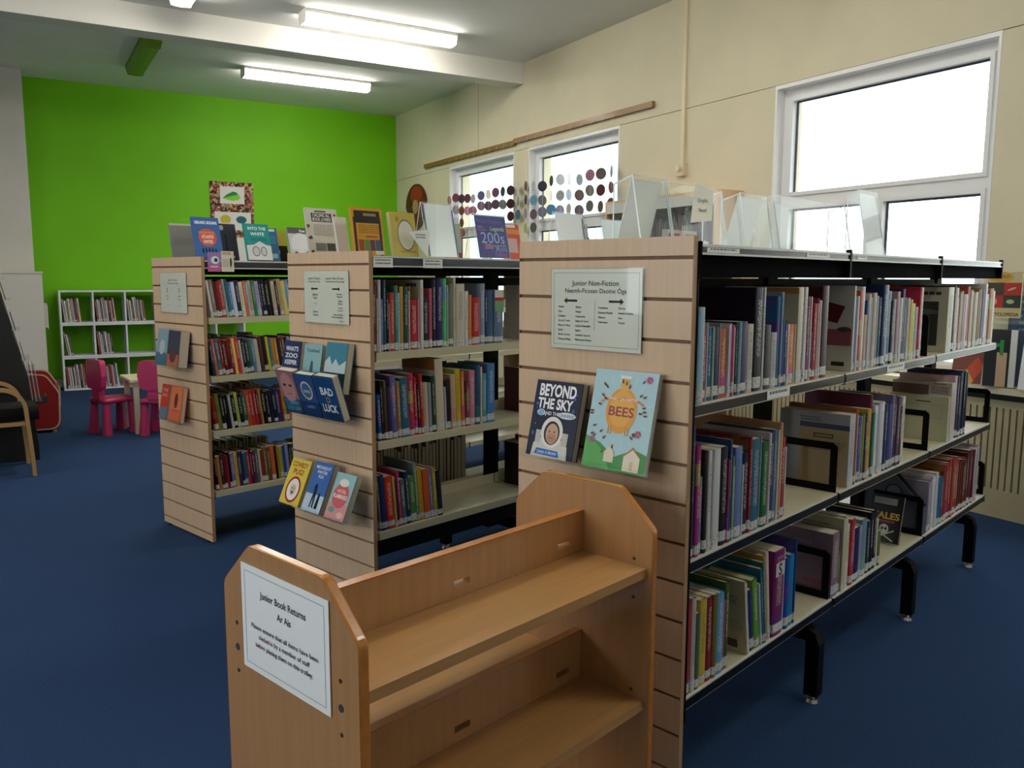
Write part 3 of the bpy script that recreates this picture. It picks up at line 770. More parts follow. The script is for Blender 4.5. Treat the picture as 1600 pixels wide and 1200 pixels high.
  (2.1072, 0.0149, 0.215, 0.158, 8.4, (200, 200, 200), 0),
  (2.1226, 0.0266, 0.187, 0.133, 8.4, (28, 48, 104), 0),
  (2.1498, 0.031, 0.212, 0.151, 8.4, (100, 148, 48), 0),
  (2.1814, 0.0116, 0.194, 0.133, 8.4, (168, 184, 200), 0),
  (2.1934, 0.0117, 0.238, 0.181, 8.4, (44, 96, 128), 0),
  (2.2056, 0.0118, 0.254, 0.189, 7.8, (48, 112, 104), 0),
  (2.2178, 0.0119, 0.27, 0.212, 7.7, (168, 112, 40), 0),
  (2.2301, 0.0202, 0.279, 0.218, 7, (200, 184, 168), 0),
  (2.2507, 0.0694, 0.263, 0.22, 0, (112, 28, 88), 8),
  (2.3204, 0.0127, 0.256, 0.184, 0, (212, 204, 208), 0),
  (2.3334, 0.026, 0.223, 0.186, 0, (20, 80, 156), 0),
  (2.3598, 0.0354, 0.226, 0.154, 0, (28, 120, 164), 0),
  (2.3955, 0.0133, 0.266, 0.235, 0, (24, 64, 124), 0),
 ],
 'C2': [
  (2.6734, 0.0635, 0.22, 0.24, 0, (128, 104, 116), 9),
  (2.7372, 0.0215, 0.15, 0.12, 0, (96, 112, 92), 0),
  (2.759, 0.0274, 0.254, 0.24, 0, (184, 176, 144), 10),
  (2.7867, 0.0221, 0.258, 0.188, 0, (200, 192, 168), 0),
  (2.8091, 0.0281, 0.224, 0.168, 0, (208, 204, 192), 0),
  (2.8375, 0.0343, 0.235, 0.165, 0, (168, 40, 52), 0),
  (2.8721, 0.0527, 0.193, 0.158, 0, (24, 28, 84), 0),
  (2.9251, 0.0237, 0.195, 0.145, 0, (156, 148, 180), 0),
  (2.9491, 0.0486, 0.208, 0.143, 0, (104, 140, 152), 0),
  (2.998, 0.0309, 0.194, 0.152, 0, (36, 40, 56), 0),
  (3.0292, 0.0314, 0.219, 0.17, 0, (9, 7, 22), 0),
  (3.0612, 0.0314, 0.22, 0.18, 0, (17, 11, 33), 0),
  (3.0933, 0.0189, 0.183, 0.144, 0, (204, 200, 184), 0),
  (3.1125, 0.0194, 0.133, 0.12, 0, (112, 116, 56), 0),
 ],
 'C3': [
  (3.6255, 0.0267, 0.216, 0.182, 0, (156, 146, 159), 0),
  (3.6528, 0.0267, 0.213, 0.177, 0, (228, 213, 232), 0),
  (3.6801, 0.0267, 0.216, 0.17, 0, (141, 135, 147), 0),
  (3.7074, 0.0267, 0.222, 0.165, 0, (156, 146, 159), 0),
  (3.7347, 0.034, 0.231, 0.174, 0, (208, 204, 212), 0),
  (3.769, 0.0348, 0.239, 0.172, 0, (184, 184, 192), 0),
  (3.8041, 0.0234, 0.211, 0.178, 0, (24, 61, 112), 0),
  (3.8281, 0.0234, 0.209, 0.177, 0, (32, 101, 148), 0),
  (3.8521, 0.0234, 0.21, 0.178, 0, (27, 93, 124), 0),
  (3.8761, 0.024, 0.257, 0.18, 0, (135, 34, 37), 0),
  (3.9007, 0.024, 0.254, 0.206, 0, (144, 42, 37), 0),
  (3.9253, 0.024, 0.258, 0.188, 0, (157, 40, 58), 0),
  (3.9499, 0.0371, 0.267, 0.224, 0, (132, 40, 32), 0),
  (3.9874, 0.038, 0.267, 0.217, 0, (140, 44, 36), 0),
  (4.0257, 0.0386, 0.263, 0.19, 0, (140, 44, 36), 0),
  (4.0646, 0.0392, 0.26, 0.189, 0, (132, 40, 32), 0),
  (4.1041, 0.03, 0.234, 0.183, 0, (81, 28, 16), 0),
  (4.1347, 0.03, 0.24, 0.193, 0, (96, 20, 19), 0),
  (4.1653, 0.03, 0.234, 0.181, 0, (80, 20, 16), 0),
  (4.1959, 0.03, 0.238, 0.181, 0, (90, 18, 28), 0),
  (4.2265, 0.0314, 0.257, 0.176, 0, (83, 25, 33), 0),
  (4.2585, 0.0314, 0.263, 0.218, 0, (79, 24, 39), 0),
  (4.2904, 0.0314, 0.26, 0.196, 0, (91, 27, 58), 0),
  (4.3224, 0.0314, 0.257, 0.196, 0, (92, 28, 37), 0),
  (4.3544, 0.027, 0.26, 0.215, 0, (226, 218, 232), 0),
  (4.382, 0.027, 0.269, 0.186, 0, (163, 157, 167), 0),
 ],
 'D1': [
  (1.987, 0.0213, 0.256, 0.211, 0, (96, 28, 28), 0),
  (2.0086, 0.0063, 0.209, 0.167, 0, (208, 204, 196), 0),
  (2.0152, 0.0143, 0.281, 0.235, 0, (200, 196, 188), 0),
  (2.0298, 0.0117, 0.205, 0.155, 0, (84, 120, 180), 0),
  (2.0418, 0.0131, 0.281, 0.205, 0, (40, 64, 92), 0),
  (2.0552, 0.0155, 0.233, 0.19, 0, (24, 20, 24), 0),
  (2.0709, 0.003, 0.187, 0.156, 0, (196, 192, 200), 0),
  (2.0742, 0.0228, 0.231, 0.163, 0, (184, 60, 44), 0),
  (2.0973, 0.0144, 0.258, 0.196, 0, (44, 124, 108), 0),
  (2.112, 0.0112, 0.229, 0.177, 0, (136, 184, 208), 0),
  (2.1235, 0.0206, 0.254, 0.194, 0, (200, 140, 48), 0),
  (2.1444, 0.0208, 0.252, 0.186, 0, (20, 72, 68), 0),
  (2.1655, 0.0091, 0.236, 0.166, 0, (168, 140, 144), 0),
  (2.1749, 0.0035, 0.255, 0.22, 0, (184, 140, 32), 0),
  (2.1787, 0.0389, 0.202, 0.158, 0, (176, 32, 52), 0),
  (2.2178, 0.0094, 0.204, 0.167, 0, (192, 128, 144), 0),
  (2.2275, 0.0191, 0.281, 0.235, 0, (204, 200, 184), 11),
  (2.2469, 0.0316, 0.213, 0.147, 0, (44, 32, 64), 0),
  (2.2788, 0.0146, 0.246, 0.177, 0, (180, 72, 88), 0),
  (2.2937, 0.0247, 0.283, 0.235, 0, (24, 24, 44), 0),
  (2.3187, 0.0341, 0.285, 0.235, 0, (44, 24, 88), 0),
  (2.3531, 0.0212, 0.286, 0.235, 0, (60, 184, 108), 0),
  (2.3746, 0.0136, 0.26, 0.212, 0, (152, 152, 144), 0),
  (2.3885, 0.0283, 0.264, 0.209, 0, (108, 116, 100), 0),
  (2.4171, 0.0128, 0.29, 0.235, 0, (200, 188, 152), 0),
  (2.4302, 0.0502, 0.264, 0.18, 0, (196, 188, 168), 0),
  (2.4808, 0.0224, 0.233, 0.187, 0, (208, 204, 192), 0),
  (2.5034, 0.0177, 0.217, 0.184, 0, (192, 124, 52), 0),
  (2.5214, 0.0505, 0.206, 0.175, 0, (176, 28, 44), 0),
  (2.5721, 0.0322, 0.265, 0.235, 0, (128, 136, 160), 0),
  (2.6047, 0.015, 0.231, 0.185, 0, (28, 48, 88), 0),
  (2.62, 0.0386, 0.233, 0.16, 0, (64, 96, 124), 0),
  (2.6589, 0.058, 0.236, 0.194, 0, (88, 112, 140), 12),
 ],
 'D2': [
  (2.0097, 0.0194, 0.186, 0.133, 2.8, (28, 76, 148), 0),
  (2.0294, 0.0119, 0.241, 0.19, 2.8, (32, 32, 28), 0),
  (2.0416, 0.0157, 0.24, 0.202, 2.8, (76, 64, 32), 0),
  (2.0576, 0.0227, 0.213, 0.171, 2.8, (44, 32, 72), 0),
  (2.0806, 0.0276, 0.257, 0.181, 2.8, (92, 92, 148), 0),
  (2.1086, 0.0185, 0.23, 0.168, 2.8, (160, 104, 40), 0),
  (2.1274, 0.0425, 0.244, 0.204, 2.8, (32, 92, 120), 0),
  (2.1702, 0.0287, 0.257, 0.181, 2.8, (168, 40, 64), 0),
  (2.1993, 0.0168, 0.24, 0.188, 2.8, (172, 24, 36), 0),
  (2.2164, 0.0144, 0.214, 0.16, 2.8, (40, 20, 24), 0),
  (2.2311, 0.0155, 0.25, 0.177, 2.8, (172, 28, 40), 0),
  (2.2469, 0.0146, 0.213, 0.167, 2.8, (192, 156, 112), 0),
  (2.2619, 0.0147, 0.213, 0.147, 2.8, (204, 196, 176), 0),
  (2.2769, 0.0173, 0.21, 0.146, 2.8, (140, 140, 152), 0),
  (2.2946, 0.019, 0.238, 0.177, 2.8, (28, 60, 28), 0),
  (2.3139, 0.0486, 0.306, 0.211, 2.8, (200, 188, 160), 13),
  (2.3629, 0.0111, 0.185, 0.128, 2.8, (160, 156, 176), 0),
  (2.3743, 0.0286, 0.213, 0.165, 2.4, (32, 28, 28), 0),
  (2.4033, 0.0263, 0.234, 0.189, 2.4, (192, 156, 120), 0),
  (2.4299, 0.032, 0.254, 0.21, 2.4, (192, 172, 32), 0),
  (2.4623, 0.0226, 0.243, 0.171, 2.4, (192, 108, 40), 0),
  (2.4851, 0.0244, 0.194, 0.146, 0.1, (112, 56, 64), 0),
  (2.5099, 0.0348, 0.242, 0.177, 0.1, (200, 124, 140), 0),
  (2.5449, 0.0279, 0.262, 0.205, 0.1, (32, 72, 104), 0),
  (2.5731, 0.0111, 0.254, 0.194, 0.1, (208, 188, 180), 0),
  (2.5845, 0.0312, 0.222, 0.186, 0.1, (76, 152, 152), 0),
  (2.616, 0.0474, 0.265, 0.197, 0.1, (60, 116, 172), 0),
 ],
 'D3': [
  (2.0098, 0.0104, 0.227, 0.157, 4.9, (120, 108, 88), 0),
  (2.0205, 0.0274, 0.228, 0.182, 4.9, (28, 44, 92), 0),
  (2.0483, 0.0391, 0.219, 0.154, 4.9, (192, 52, 24), 0),
  (2.0879, 0.0112, 0.215, 0.169, 4.9, (192, 160, 64), 0),
  (2.0994, 0.0122, 0.203, 0.155, 4.9, (40, 40, 40), 0),
  (2.1119, 0.0133, 0.233, 0.194, 4.9, (184, 48, 120), 0),
  (2.1256, 0.0266, 0.193, 0.15, 4.9, (80, 96, 80), 0),
  (2.1526, 0.0212, 0.222, 0.174, 4.9, (20, 36, 84), 0),
  (2.1742, 0.0308, 0.194, 0.141, 4.9, (76, 124, 56), 0),
  (2.2055, 0.0154, 0.252, 0.195, 4.9, (112, 132, 120), 0),
  (2.2212, 0.0261, 0.219, 0.159, 4.9, (184, 148, 28), 0),
  (2.2478, 0.0318, 0.216, 0.174, 4.9, (192, 76, 32), 0),
  (2.28, 0.0175, 0.211, 0.162, 4.9, (100, 116, 164), 0),
  (2.2979, 0.0226, 0.216, 0.152, 4.9, (156, 132, 36), 0),
  (2.3209, 0.0272, 0.198, 0.142, 4.9, (24, 24, 32), 0),
 ],
}
def size_word(t): return 'slim' if t < .012 else ('thick' if t > .032 else 'medium')
SHELF_Z = {'A': 1.097, 'B': .703, 'C': .342}
SHELF_N = {'A': 'top shelf', 'B': 'middle shelf', 'C': 'bottom shelf'}
BAYN = ['near bay', 'middle bay', 'far bay']
special = {}
for key in ('A1', 'A2', 'A3', 'B1', 'B2', 'B3', 'C1', 'C2', 'C3'):
    n = 0
    for (u, t, h, d, a, colr, k) in BOOKS[key]:
        if key == 'C3' and u < 3.672: continue
        n += 1
        z = SHELF_Z[key[0]]; bay = int(key[1]) - 1
        lab = '%s %s book, %s from slatted end, %s, %s, nearest unit' % (size_word(t), cname(colr), ordinal(n), SHELF_N[key[0]], BAYN[bay])
        jig = random.uniform(0, .006) if not k else 0
        o = shelf_book('book', max(.003, t - .0012), d, h, colr, UP(u + .0006, 1.042 + .004 + jig - (.02 if key == 'A1' and n == 1 else 0), z + .0006), (0, -math.radians(a), UA), lab, 'books on the %s of the nearest unit' % SHELF_N[key[0]])
        if k: special[k] = (o, t, d, h)
DZ = {'D1': 1.109, 'D2': .755, 'D3': .388}; DN = {'D1': 'top shelf', 'D2': 'middle shelf', 'D3': 'bottom shelf'}
for key in ('D1', 'D2', 'D3'):
    n = 0
    for (u, t, h, d, a, colr, k) in BOOKS[key]:
        n += 1
        lab = '%s %s book, %s from slatted end, %s, middle unit' % (size_word(t), cname(colr), ordinal(n), DN[key])
        o = shelf_book('book', max(.003, t - .0012), d, h, colr, UP(u + .0006, 2.589 + .006 + (random.uniform(0, .006) if not k else 0), DZ[key] + .0006), (0, -math.radians(a), UA), lab, 'books on the %s of the middle unit' % DN[key])
        if k: special[k] = (o, t, d, h)
# printed boards of the conspicuous covers; local x of the print runs back along the board
def side_print(k, fn):
    if k not in special: return
    o, t, d, h = special[k]
    p = Print(); fn(p, d, h); q = p.build('cover_print', o)
    q.rotation_euler = (0, 0, -PI / 2); q.location = (0, d, 0)
side_print(1, lambda p, d, h: (p.rect(.0, 0, d, h * .99, 'b8b49c'), p.rect(0, h * .93, d, h * .99, 'b87c38'), p.ell(d * .8, h * .62, .02, .012, '98a050'), p.rect(d * .55, .06, d * .95, .14, 'c09040')))
side_print(2, lambda p, d, h: (p.rect(0, .0, d, h, 'c0bcb0'), p.poly([(d * .45, h * .62), (d * .78, h * .56), (d * .88, h * .76), (d * .54, h * .83)], '5c2024'), p.rect(d * .45, h * .30, d * .98, h * .49, '94545c'), p.ell(d * .88, h * .49, .024, .009, '4c4840'), p.rect(d * .72, h * .06, d * .9, h * .11, '282828'), p.scribble(d * .45, h * .86, d * .6, h * .93, '50504c', 3, .4, 2)))
side_print(3, lambda p, d, h: (p.rect(0, 0, d, h, 'b4b098'), p.rect(.01, h * .1, d * .85, h * .78, '2c3028'), p.ell(d * .5, h * .35, .05, .05, '586050'), p.ell(d * .6, h * .62, .06, .012, '505848'), p.scribble(d * .2, h * .86, d * .9, h * .93, '303030', 1, .7, 2)))
side_print(4, lambda p, d, h: (p.rect(0, 0, d, h, '9c9ca0'), p.rect(d * .3, 0, d * .99, h * .78, 'b09c78'), p.rect(d * .3, h * .78, d, h * .85, '3c4868'), p.scribble(d * .38, h * .45, d * .93, h * .6, '6c6450', 4, .25, 3), p.frame(d * .5, h * .65, d * .78, h * .71, .004, '504838'), p.scribble(d * .3, h * .86, d * .6, h * .93, '606468', 2, .5, 5)))
side_print(5, lambda p, d, h: (p.rect(0, 0, d, h, 'b4b090'), p.frame(d * .3, h * .5, d * .9, h * .8, .0015, '8c8868'), p.rect(d * .45, h * .85, d * .7, h * .88, '585848')))
side_print(6, lambda p, d, h: (p.rect(0, 0, d, h, 'a89c90'), p.rect(0, h * .75, d * .62, h * .95, '60382c'), p.scribble(d * .66, h * .8, d * .95, h * .93, '484848', 4, .5, 4), p.rect(d * .7, h * .96, d * .9, h * .99, 'a8602c')))
side_print(9, lambda p, d, h: (p.rect(0, 0, d, h, '786470'), p.frame(d * .45, h * .78, d * .7, h * .83, .003, '94848c'), p.rect(d * .6, h * .18, d * .9, h * .24, '884858')))
side_print(10, lambda p, d, h: (p.rect(0, 0, d, h, 'a8a084'), p.scribble(d * .4, h * .8, d * .8, h * .9, '746c50', 2, .4, 6)))
side_print(7, lambda p, d, h: (p.rect(0, 0, d, h, 'b8a888'), p.scribble(d * .5, h * .65, d * .9, h * .78, '6c6450', 4, .35, 6), p.scribble(d * .5, h * .3, d * .95, h * .45, '8c8468', 4, .3, 7), p.rect(d * .6, .015, d * .88, .04, '3c3830')))
side_print(13, lambda p, d, h: (p.rect(0, 0, d, h, 'a8a494'), p.rect(0, h * .85, d, h, '94602c'), p.rect(d * .5, .03, d * .95, .1, 'a06c28')))
side_print(11, lambda p, d, h: (p.rect(0, 0, d, h, 'b4b0a4'), p.rect(d * .6, h * .9, d * .9, h * .95, '484440')))
if 8 in special:
    o, t, d, h = special[8]; p = Print(); p.rect(.006, h * .70, t - .006, h * .86, 'c8c0bc'); p.text('S', t / 2, h * .71, .05, '24343c', bold=.03); p.text('LEGENDS', t / 2, h * .90, .012, 'c8a8b8', width=t * .7); p.rect(.004, h * .06, t - .004, h * .14, 'd0ccc8'); q = p.build('spine_print', o); q.location = (0, -.0002, 0)
if 12 in special:
    o, t, d, h = special[12]; p = Print(); p.rect(.001, h * .86, t - .001, h, 'd0c8b8'); p.rect(.001, h * .80, t - .001, h * .86, 'b01c2c'); p.rect(.001, h * .60, t - .001, h * .80, '78a070'); q = p.build('spine_print', o); q.location = (0, -.0002, 0)
# paperbacks on the far unit
FZ = [1.19, .887, .60, .28]; FN = ['top shelf', 'second shelf', 'third shelf', 'lowest shelf']
FROWS = ['d8d4d0 8a7a74 501418 7c1c1c a83424 90a8a8 2c6468 3c6cac c8d0d8 1c2c4c d8ccb4 c86c2c 90c0dc c0a484 2c7c50 a89cbc 141c3c 181c30 0c0c10 141014 c0b088 142040 b89c64 d0c074 6c94b8 1c3c64 405c38 5c5c60 641c28 2c3c6c 7c6844 284430 a03030',
         '14384c c4604c 4c5c70 8c2420 5c1414 641818 a41c1c dcc060 c0303c b4b0a8 141418 202c44 2c6838 5474a0 b8b09c 4c2c24 1c1410 c8b430 2c7498 b8801c c47c34 141010 3c2c24 94402c 141428 8c84a8 14141c 1c2c4c a0303c 4c7c94 281c18 c0a050',
         '8c1c1c 70742c 0c0c10 10101c 181818 c0bcac 101010 a4b04c 0c1014 2c5c44 b4482c b03424 a41c2c 681820 a47c3c 101008 080810 14142c 101030 1c2c64 801424 b89030 4c5860 c06848 101830 1c1c34 84203c 20283c 50301c 303038',
         '101014 b46c38 1c3020 601420 901c28 101014 7c6ca0 c4a43c 3c2048 1c2444 1c6478 b02c40 500c20 6c1c50 54584c b8b4a8 942420 6c6c30 6c4428 c86030 2c1814 9c8424 b4a030 1c48a0 8c84a0 241420 2c4c38 a08c28 38302c 1c2c50']
rb = random.Random(21)
def make_row(us, ue, v, z, cols, hmin, hmax, tmin, tmax, lean, name, labf, group, rotadd=0, flip=False, frame=None, maxn=99, depth=None):
    u = us; n = 0; pa = 0; ph = .0; first = True
    while n < len(cols) and n < maxn:
        t = rb.uniform(tmin, tmax); h = rb.uniform(hmin, hmax); a = math.radians(max(0, lean + rb.uniform(-.6, .0)))
        if first: u += math.tan(a) * h + .001; first = False
        else: a = min(a, pa)
        if u + t > ue: break
        d = depth or rb.uniform(.125, .14); n += 1
        P = (frame or UP)
        if flip: o = shelf_book(name, t, d, h, cols[n - 1], P(u + t, v, z + .0006), (0, 0, UA + PI), labf(n, t, cols[n - 1]), group, parts=False)
        else: o = shelf_book(name, t, d, h, cols[n - 1], P(u, v + rb.uniform(0, .004), z + .0006), (0, -a, UA if frame is None else 0), labf(n, t, cols[n - 1]), group, parts=False)
        u += (t if flip else t / math.cos(a)) + .0008; pa = a
    return n
for j in range(4):
    cols = FROWS[j].split()
    make_row(2.052, 2.66, 4.052 + .008, FZ[j], cols, .178, .198, .011, .0245, 8.5 if j < 3 else 6.0, 'paperback_book', lambda n, t, c, j=j: '%s %s paperback, %s from slatted end, %s, farthest unit' % (size_word(t), cname(c), ordinal(n), FN[j]), 'paperbacks on the %s of the farthest unit' % FN[j])
# books shelved from the far aisle: only their page edges show
def back_row(us, ue, v, z, cols, hmin, hmax, unit, shelf, lo=.014, hi=.03):
    make_row(us, ue, v, z, cols, hmin, hmax, lo, hi, 0, 'reversed_book', lambda n, t, c: '%s book, page edges showing, %s from slatted end, back of %s, %s' % (size_word(t), ordinal(n), shelf, unit), 'books shelved from the far side, %s' % unit, flip=True, depth=.14)
for j, nm in ((1, 'second shelf'), (2, 'third shelf'), (3, 'lowest shelf')):
    back_row(2.06, 2.62, 4.6, FZ[j], [random.choice(['6a4226', '3a3a40', '5c1c1c', '20304c', '404c30']) for _ in range(30)], .15, .19, 'farthest unit', nm)
back_row(2.30, 2.86, 3.13, .388, [random.choice(['6a4a34', '503828', '4a4038', '604434']) for _ in range(30)], .20, .25, 'middle unit', 'bottom shelf')
back_row(2.02, 2.86, 3.13, 1.109, [random.choice(['6a4a34', '503828', '4a4038', '203c5c']) for _ in range(40)], .15, .2, 'middle unit', 'top shelf', .02, .036)
# a few titles in the next bay of the middle unit, seen past the upright
for nm, z, cl in (('top shelf', 1.109, 'd0ccc4 8c4c24 205c8c c8b08c 3c1c14 141014'), ('middle shelf', .755, '481014 a82430 b8a89c 100c10 24181c'), ('bottom shelf', .388, '141014 8c1c28 201c20 2c2420')):
    make_row(2.935, 3.3, 2.589 + .07, z, cl.split(), .2, .27, .02, .05, 0, 'book', lambda n, t, c, nm=nm: '%s %s book, %s past the upright on the %s of the middle unit' % (size_word(t), cname(c), ordinal(n), nm), 'books past the upright of the middle unit')
# bookends
def bookend(u, v, z, label, h=.165, dep=.20):
    s = MB(); t = .003; w_ = .024
    s.box(0, t, .012, dep, h - w_, h, BLACK); s.box(0, t, 0, w_, .0, h - .012, BLACK); s.box(0, t, .004, w_, h - .014, h - .006, BLACK); s.box(0, t, w_, dep, 0, w_, BLACK); s.box(0, t, dep - w_, dep, w_, h - w_, BLACK)
    tag(s.build('bookend', None, .003, 2, loc=UP(u, v, z + .0006), rot=(0, 0, UA)), label, 'bookend', 'black wire bookends')
bookend(2.676, 1.048, .703, 'black frame bookend at the end of the near bay, middle shelf, nearest unit')
bookend(3.606, 1.048, .703, 'black frame bookend at the end of the middle bay, middle shelf, nearest unit')
bookend(4.534, 1.048, .703, 'black frame bookend at the far end of the middle shelf, nearest unit')
bookend(2.660, 1.048, .342, 'black frame bookend at the end of the near bay, bottom shelf, nearest unit')
bookend(3.606, 1.048, .342, 'black frame bookend at the end of the middle bay, bottom shelf, nearest unit')
bookend(4.534, 1.048, .342, 'black frame bookend at the far end of the bottom shelf, nearest unit')
bookend(3.52, 1.048, 1.097, 'black frame bookend in front of the cream form book, top shelf, nearest unit')
# slate magazine file and the leaning skeleton book on the bottom shelf
s = MB(); G = M('3c4254', .5)
s.prism([(0, 0), (.24, 0), (.24, .275), (.15, .275), (0, .12)], 'x', 0, .003, G); s.prism([(0, 0), (.24, 0), (.24, .275), (.15, .275), (0, .12)], 'x', .047, .05, G)
s.box(.003, .047, 0, .003, 0, .12, G); s.box(.003, .047, .237, .24, 0, .275, G); s.box(.003, .047, .003, .237, 0, .003, G)
o = s.build('magazine_file', None, loc=UP(3.6145, 1.05, .3425), rot=(0, 0, UA)); tag(o, 'slate blue slant-cut magazine file on the bottom shelf of the nearest unit', 'magazine file')
p = Print(); p.ell(.12, .17, .035, .03, '1c2028'); p.ell(.12, .17, .028, .024, '5c6474'); p.scribble(.08, .115, .16, .125, '20242c', 1, .6, 1); q = p.build('emblem', o); q.rotation_euler = (0, 0, -PI / 2); q.location = (0, .24, 0)

def late_skeleton():
    def fn(p, w, h):
        p.rect(-w / 2, 0, w / 2, h, '141418'); p.rect(-w * .42, h * .8, w * .3, h * .94, '8c8c88'); p.text('TALES', 0, h * .5, .036, 'c8a830', width=w * .86, bold=.03); p.rect(-w * .3, h * .42, w * .3, h * .47, '943430')
        p.ell(.0, h * .28, .018, .02, 'c0bcb0'); p.ell(-.007, h * .29, .005, .006, '141418', 10); p.ell(.007, h * .29, .005, .006, '141418', 10)
        for a in (.5, -.5): p.poly([(-.045 * math.cos(a), h * .14 - .045 * math.sin(a)), (.045 * math.cos(a), h * .14 + .045 * math.sin(a)), (.045 * math.cos(a), h * .14 + .045 * math.sin(a) + .006), (-.045 * math.cos(a), h * .14 - .045 * math.sin(a) + .006)], 'b8b4a8')
    face_book('black book with a skull and yellow TALES lettering, leaning on the bottom shelf', .125, .19, .014, '18181c', fn, UP(3.40, 1.135, .349), R_END, math.radians(16), spin=math.radians(0))
# ------------------------------------------------------------------ book trolley
TW = wood('ac7e50', 'z', .08, .38, .25); TWX = wood('b48650', 'x', .08, .33, .35); TWE = wood('b8762e', 'y', .08, .25, .5)
tr_u0, tr_u1, tr_v = .745, 1.588, 1.2375
r = empty('book_trolley', UP(tr_u0, tr_v, 0), (0, 0, UA), 'empty double-sided beech book trolley in the foreground', 'book trolley')
TL = tr_u1 - tr_u0
def rounded(pts, rad, n=5):
    out = []; N = len(pts)
    for i in range(N):
        a = Vector(pts[i - 1]); b_ = Vector(pts[i]); c = Vector(pts[(i + 1) % N])
        d1 = (a - b_).normalized(); d2 = (c - b_).normalized(); ang = d1.angle(d2); t = min(rad / math.tan(ang / 2), (a - b_).length * .45, (c - b_).length * .45)
        p1 = b_ + d1 * t; p2 = b_ + d2 * t
        for k in range(n + 1):
            q = k / n; out.append(tuple((1 - q) ** 2 * p1 + 2 * q * (1 - q) * b_ + q * q * p2))
    return out
OUT = rounded([(-.214, .11), (.214, .11), (.214, .828), (.118, .916), (-.118, .916), (-.214, .828)], .032)
IN_ = rounded([(-.2115, .1125), (.2115, .1125), (.2115, .827), (.117, .9135), (-.117, .9135), (-.2115, .827)], .031)
for x0 in (0, TL - .020):
    s = MB()
    s.prism(IN_, 'x', x0 + .0002, x0 + .0198, TW); eb = s.build('end_board', r)
    # glossy edging that wraps the board
    s = MB(); n = len(OUT); prof = [(x0 + .0006, 0), (x0, .35), (x0 + .003, 1), (x0 + .017, 1), (x0 + .020, .35), (x0 + .0194, 0)]
    v = []
    for x, q in prof: v += [(x, a[0] + (b_[0] - a[0]) * q, a[1] + (b_[1] - a[1]) * q) for a, b_ in zip(IN_, OUT)]
    fs = [(i * n + k, i * n + (k + 1) % n, (i + 1) * n + (k + 1) % n, (i + 1) * n + k) for i in range(5) for k in range(n)]
    s.faces(v, fs, TWE); s.build('edging', eb)
    for (y, z, rr) in ((.168, .754, .004), (.168, .706, .007), (.168, .659, .004), (-.163, .752, .004), (-.163, .705, .007), (-.163, .659, .004), (-.163, .43, .004), (-.163, .395, .007)):
        s = MB(); s.cyl((x0 - .0006, y, z), (x0 + .0206, y, z), rr, M('2c2620', .5) if rr < .005 else M('54504c', .4, .5), seg=14); s.build('bolt', eb)
for z in (.736, .413):
    for q in (-1, 1):
        s = MB(); y0, y1 = sorted((q * .0101, q * .199)); zz = z + (.055 if q > 0 and z < .5 else 0); s.box(.0205, TL - .0205, y0, y1, zz - .022, zz, TWX); sh = s.build('shelf', r, .006, 3)
s = MB(); s.box(.0205, TL - .0205, -.2, .2, .12, .14, TWX); s.build('bottom_shelf', r, .005, 2)
SLOT = M('e0c8a0', .5)
for z0, z1 in ((.7365, .836), (.4135, .53)):
    # divider upright between the two sides, pierced by slots
    s = MB(); y = .010; xs = [.0205]; zc = z0 + .030; hh = .007
    cuts = [(.392, .438), (.728, .776)]
    s.box(.0205, TL - .0205, -y, y, z0, zc - hh, TW); s.box(.0205, TL - .0205, -y, y, zc + hh, z1, TW)
    x = .0205
    for a, c in cuts + [(TL - .0205, None)]:
        s.box(x, a, -y, y, zc - hh, zc + hh, TW); x = c if c else a
    dv = s.build('divider', r, .0)
    s = MB(); s.box(.0205, TL - .0205, -y - .0015, y + .0015, z1, z1 + .003, TWE); s.build('edging', dv, .001, 2)
for x in (.06, TL - .06):
    for y in (-.16, .16):
        s = MB(); s.cyl((x, y - .012, .045), (x, y + .012, .045), .045, M('1c1c1e', .5), seg=18); s.box(x - .02, x + .02, y - .018, y - .014, .045, .10, CHROME); s.box(x - .02, x + .02, y + .014, y + .018, .045, .10, CHROME); s.box(x - .025, x + .025, y - .02, y + .02, .10, .112, CHROME); s.build('castor', r)
# laminated notice on the near end board
def notice(name, label, w_, h_, loc, rot, fn, base='d8d8d2', backing=.0015, cat='notice', rough=.25):
    s = MB(); s.box(-w_ / 2, w_ / 2, -backing, 0, 0, h_, M(base, rough, 0, .5, .3)); o = s.build(name, None, .0005, 1, loc=loc, rot=rot); tag(o, label, cat)
    p = Print(); p.y = -backing - .0004; fn(p, w_, h_); p.build('lettering', o); return o
def fn(p, w, h):
    p.frame(-w / 2 + .012, .012, w / 2 - .012, h - .012, .0008, '484848')
    p.text('Junior Book Returns', 0, h * .735, .0185, '1c1c22', width=.145, bold=.016); p.text('Ar Ais', .004, h * .605, .0185, '1c1c22', width=.044, bold=.016)
    p.text('Please ensure that all items have been', 0, h * .42, .0125, '202024', width=.215, bold=.014)
    p.text('checked in', -.083, h * .335, .0125, '6c2430', 'L', bold=.014, width=.047); p.text('by a member of staff', -.031, h * .335, .0125, '202024', 'L', bold=.014, width=.112)
    p.text('before', -.094, h * .25, .0125, '6c2430', 'L', bold=.014, width=.031); p.text('placing them on this trolley.', -.058, h * .25, .0125, '202024', 'L', bold=.014, width=.148)
notice('trolley_notice', 'laminated Junior Book Returns notice on the near end of the trolley', .278, .2, UP(tr_u0 - .0012, 1.2395, .6805), (0, 0, R_END), fn, base='f6f6f4')
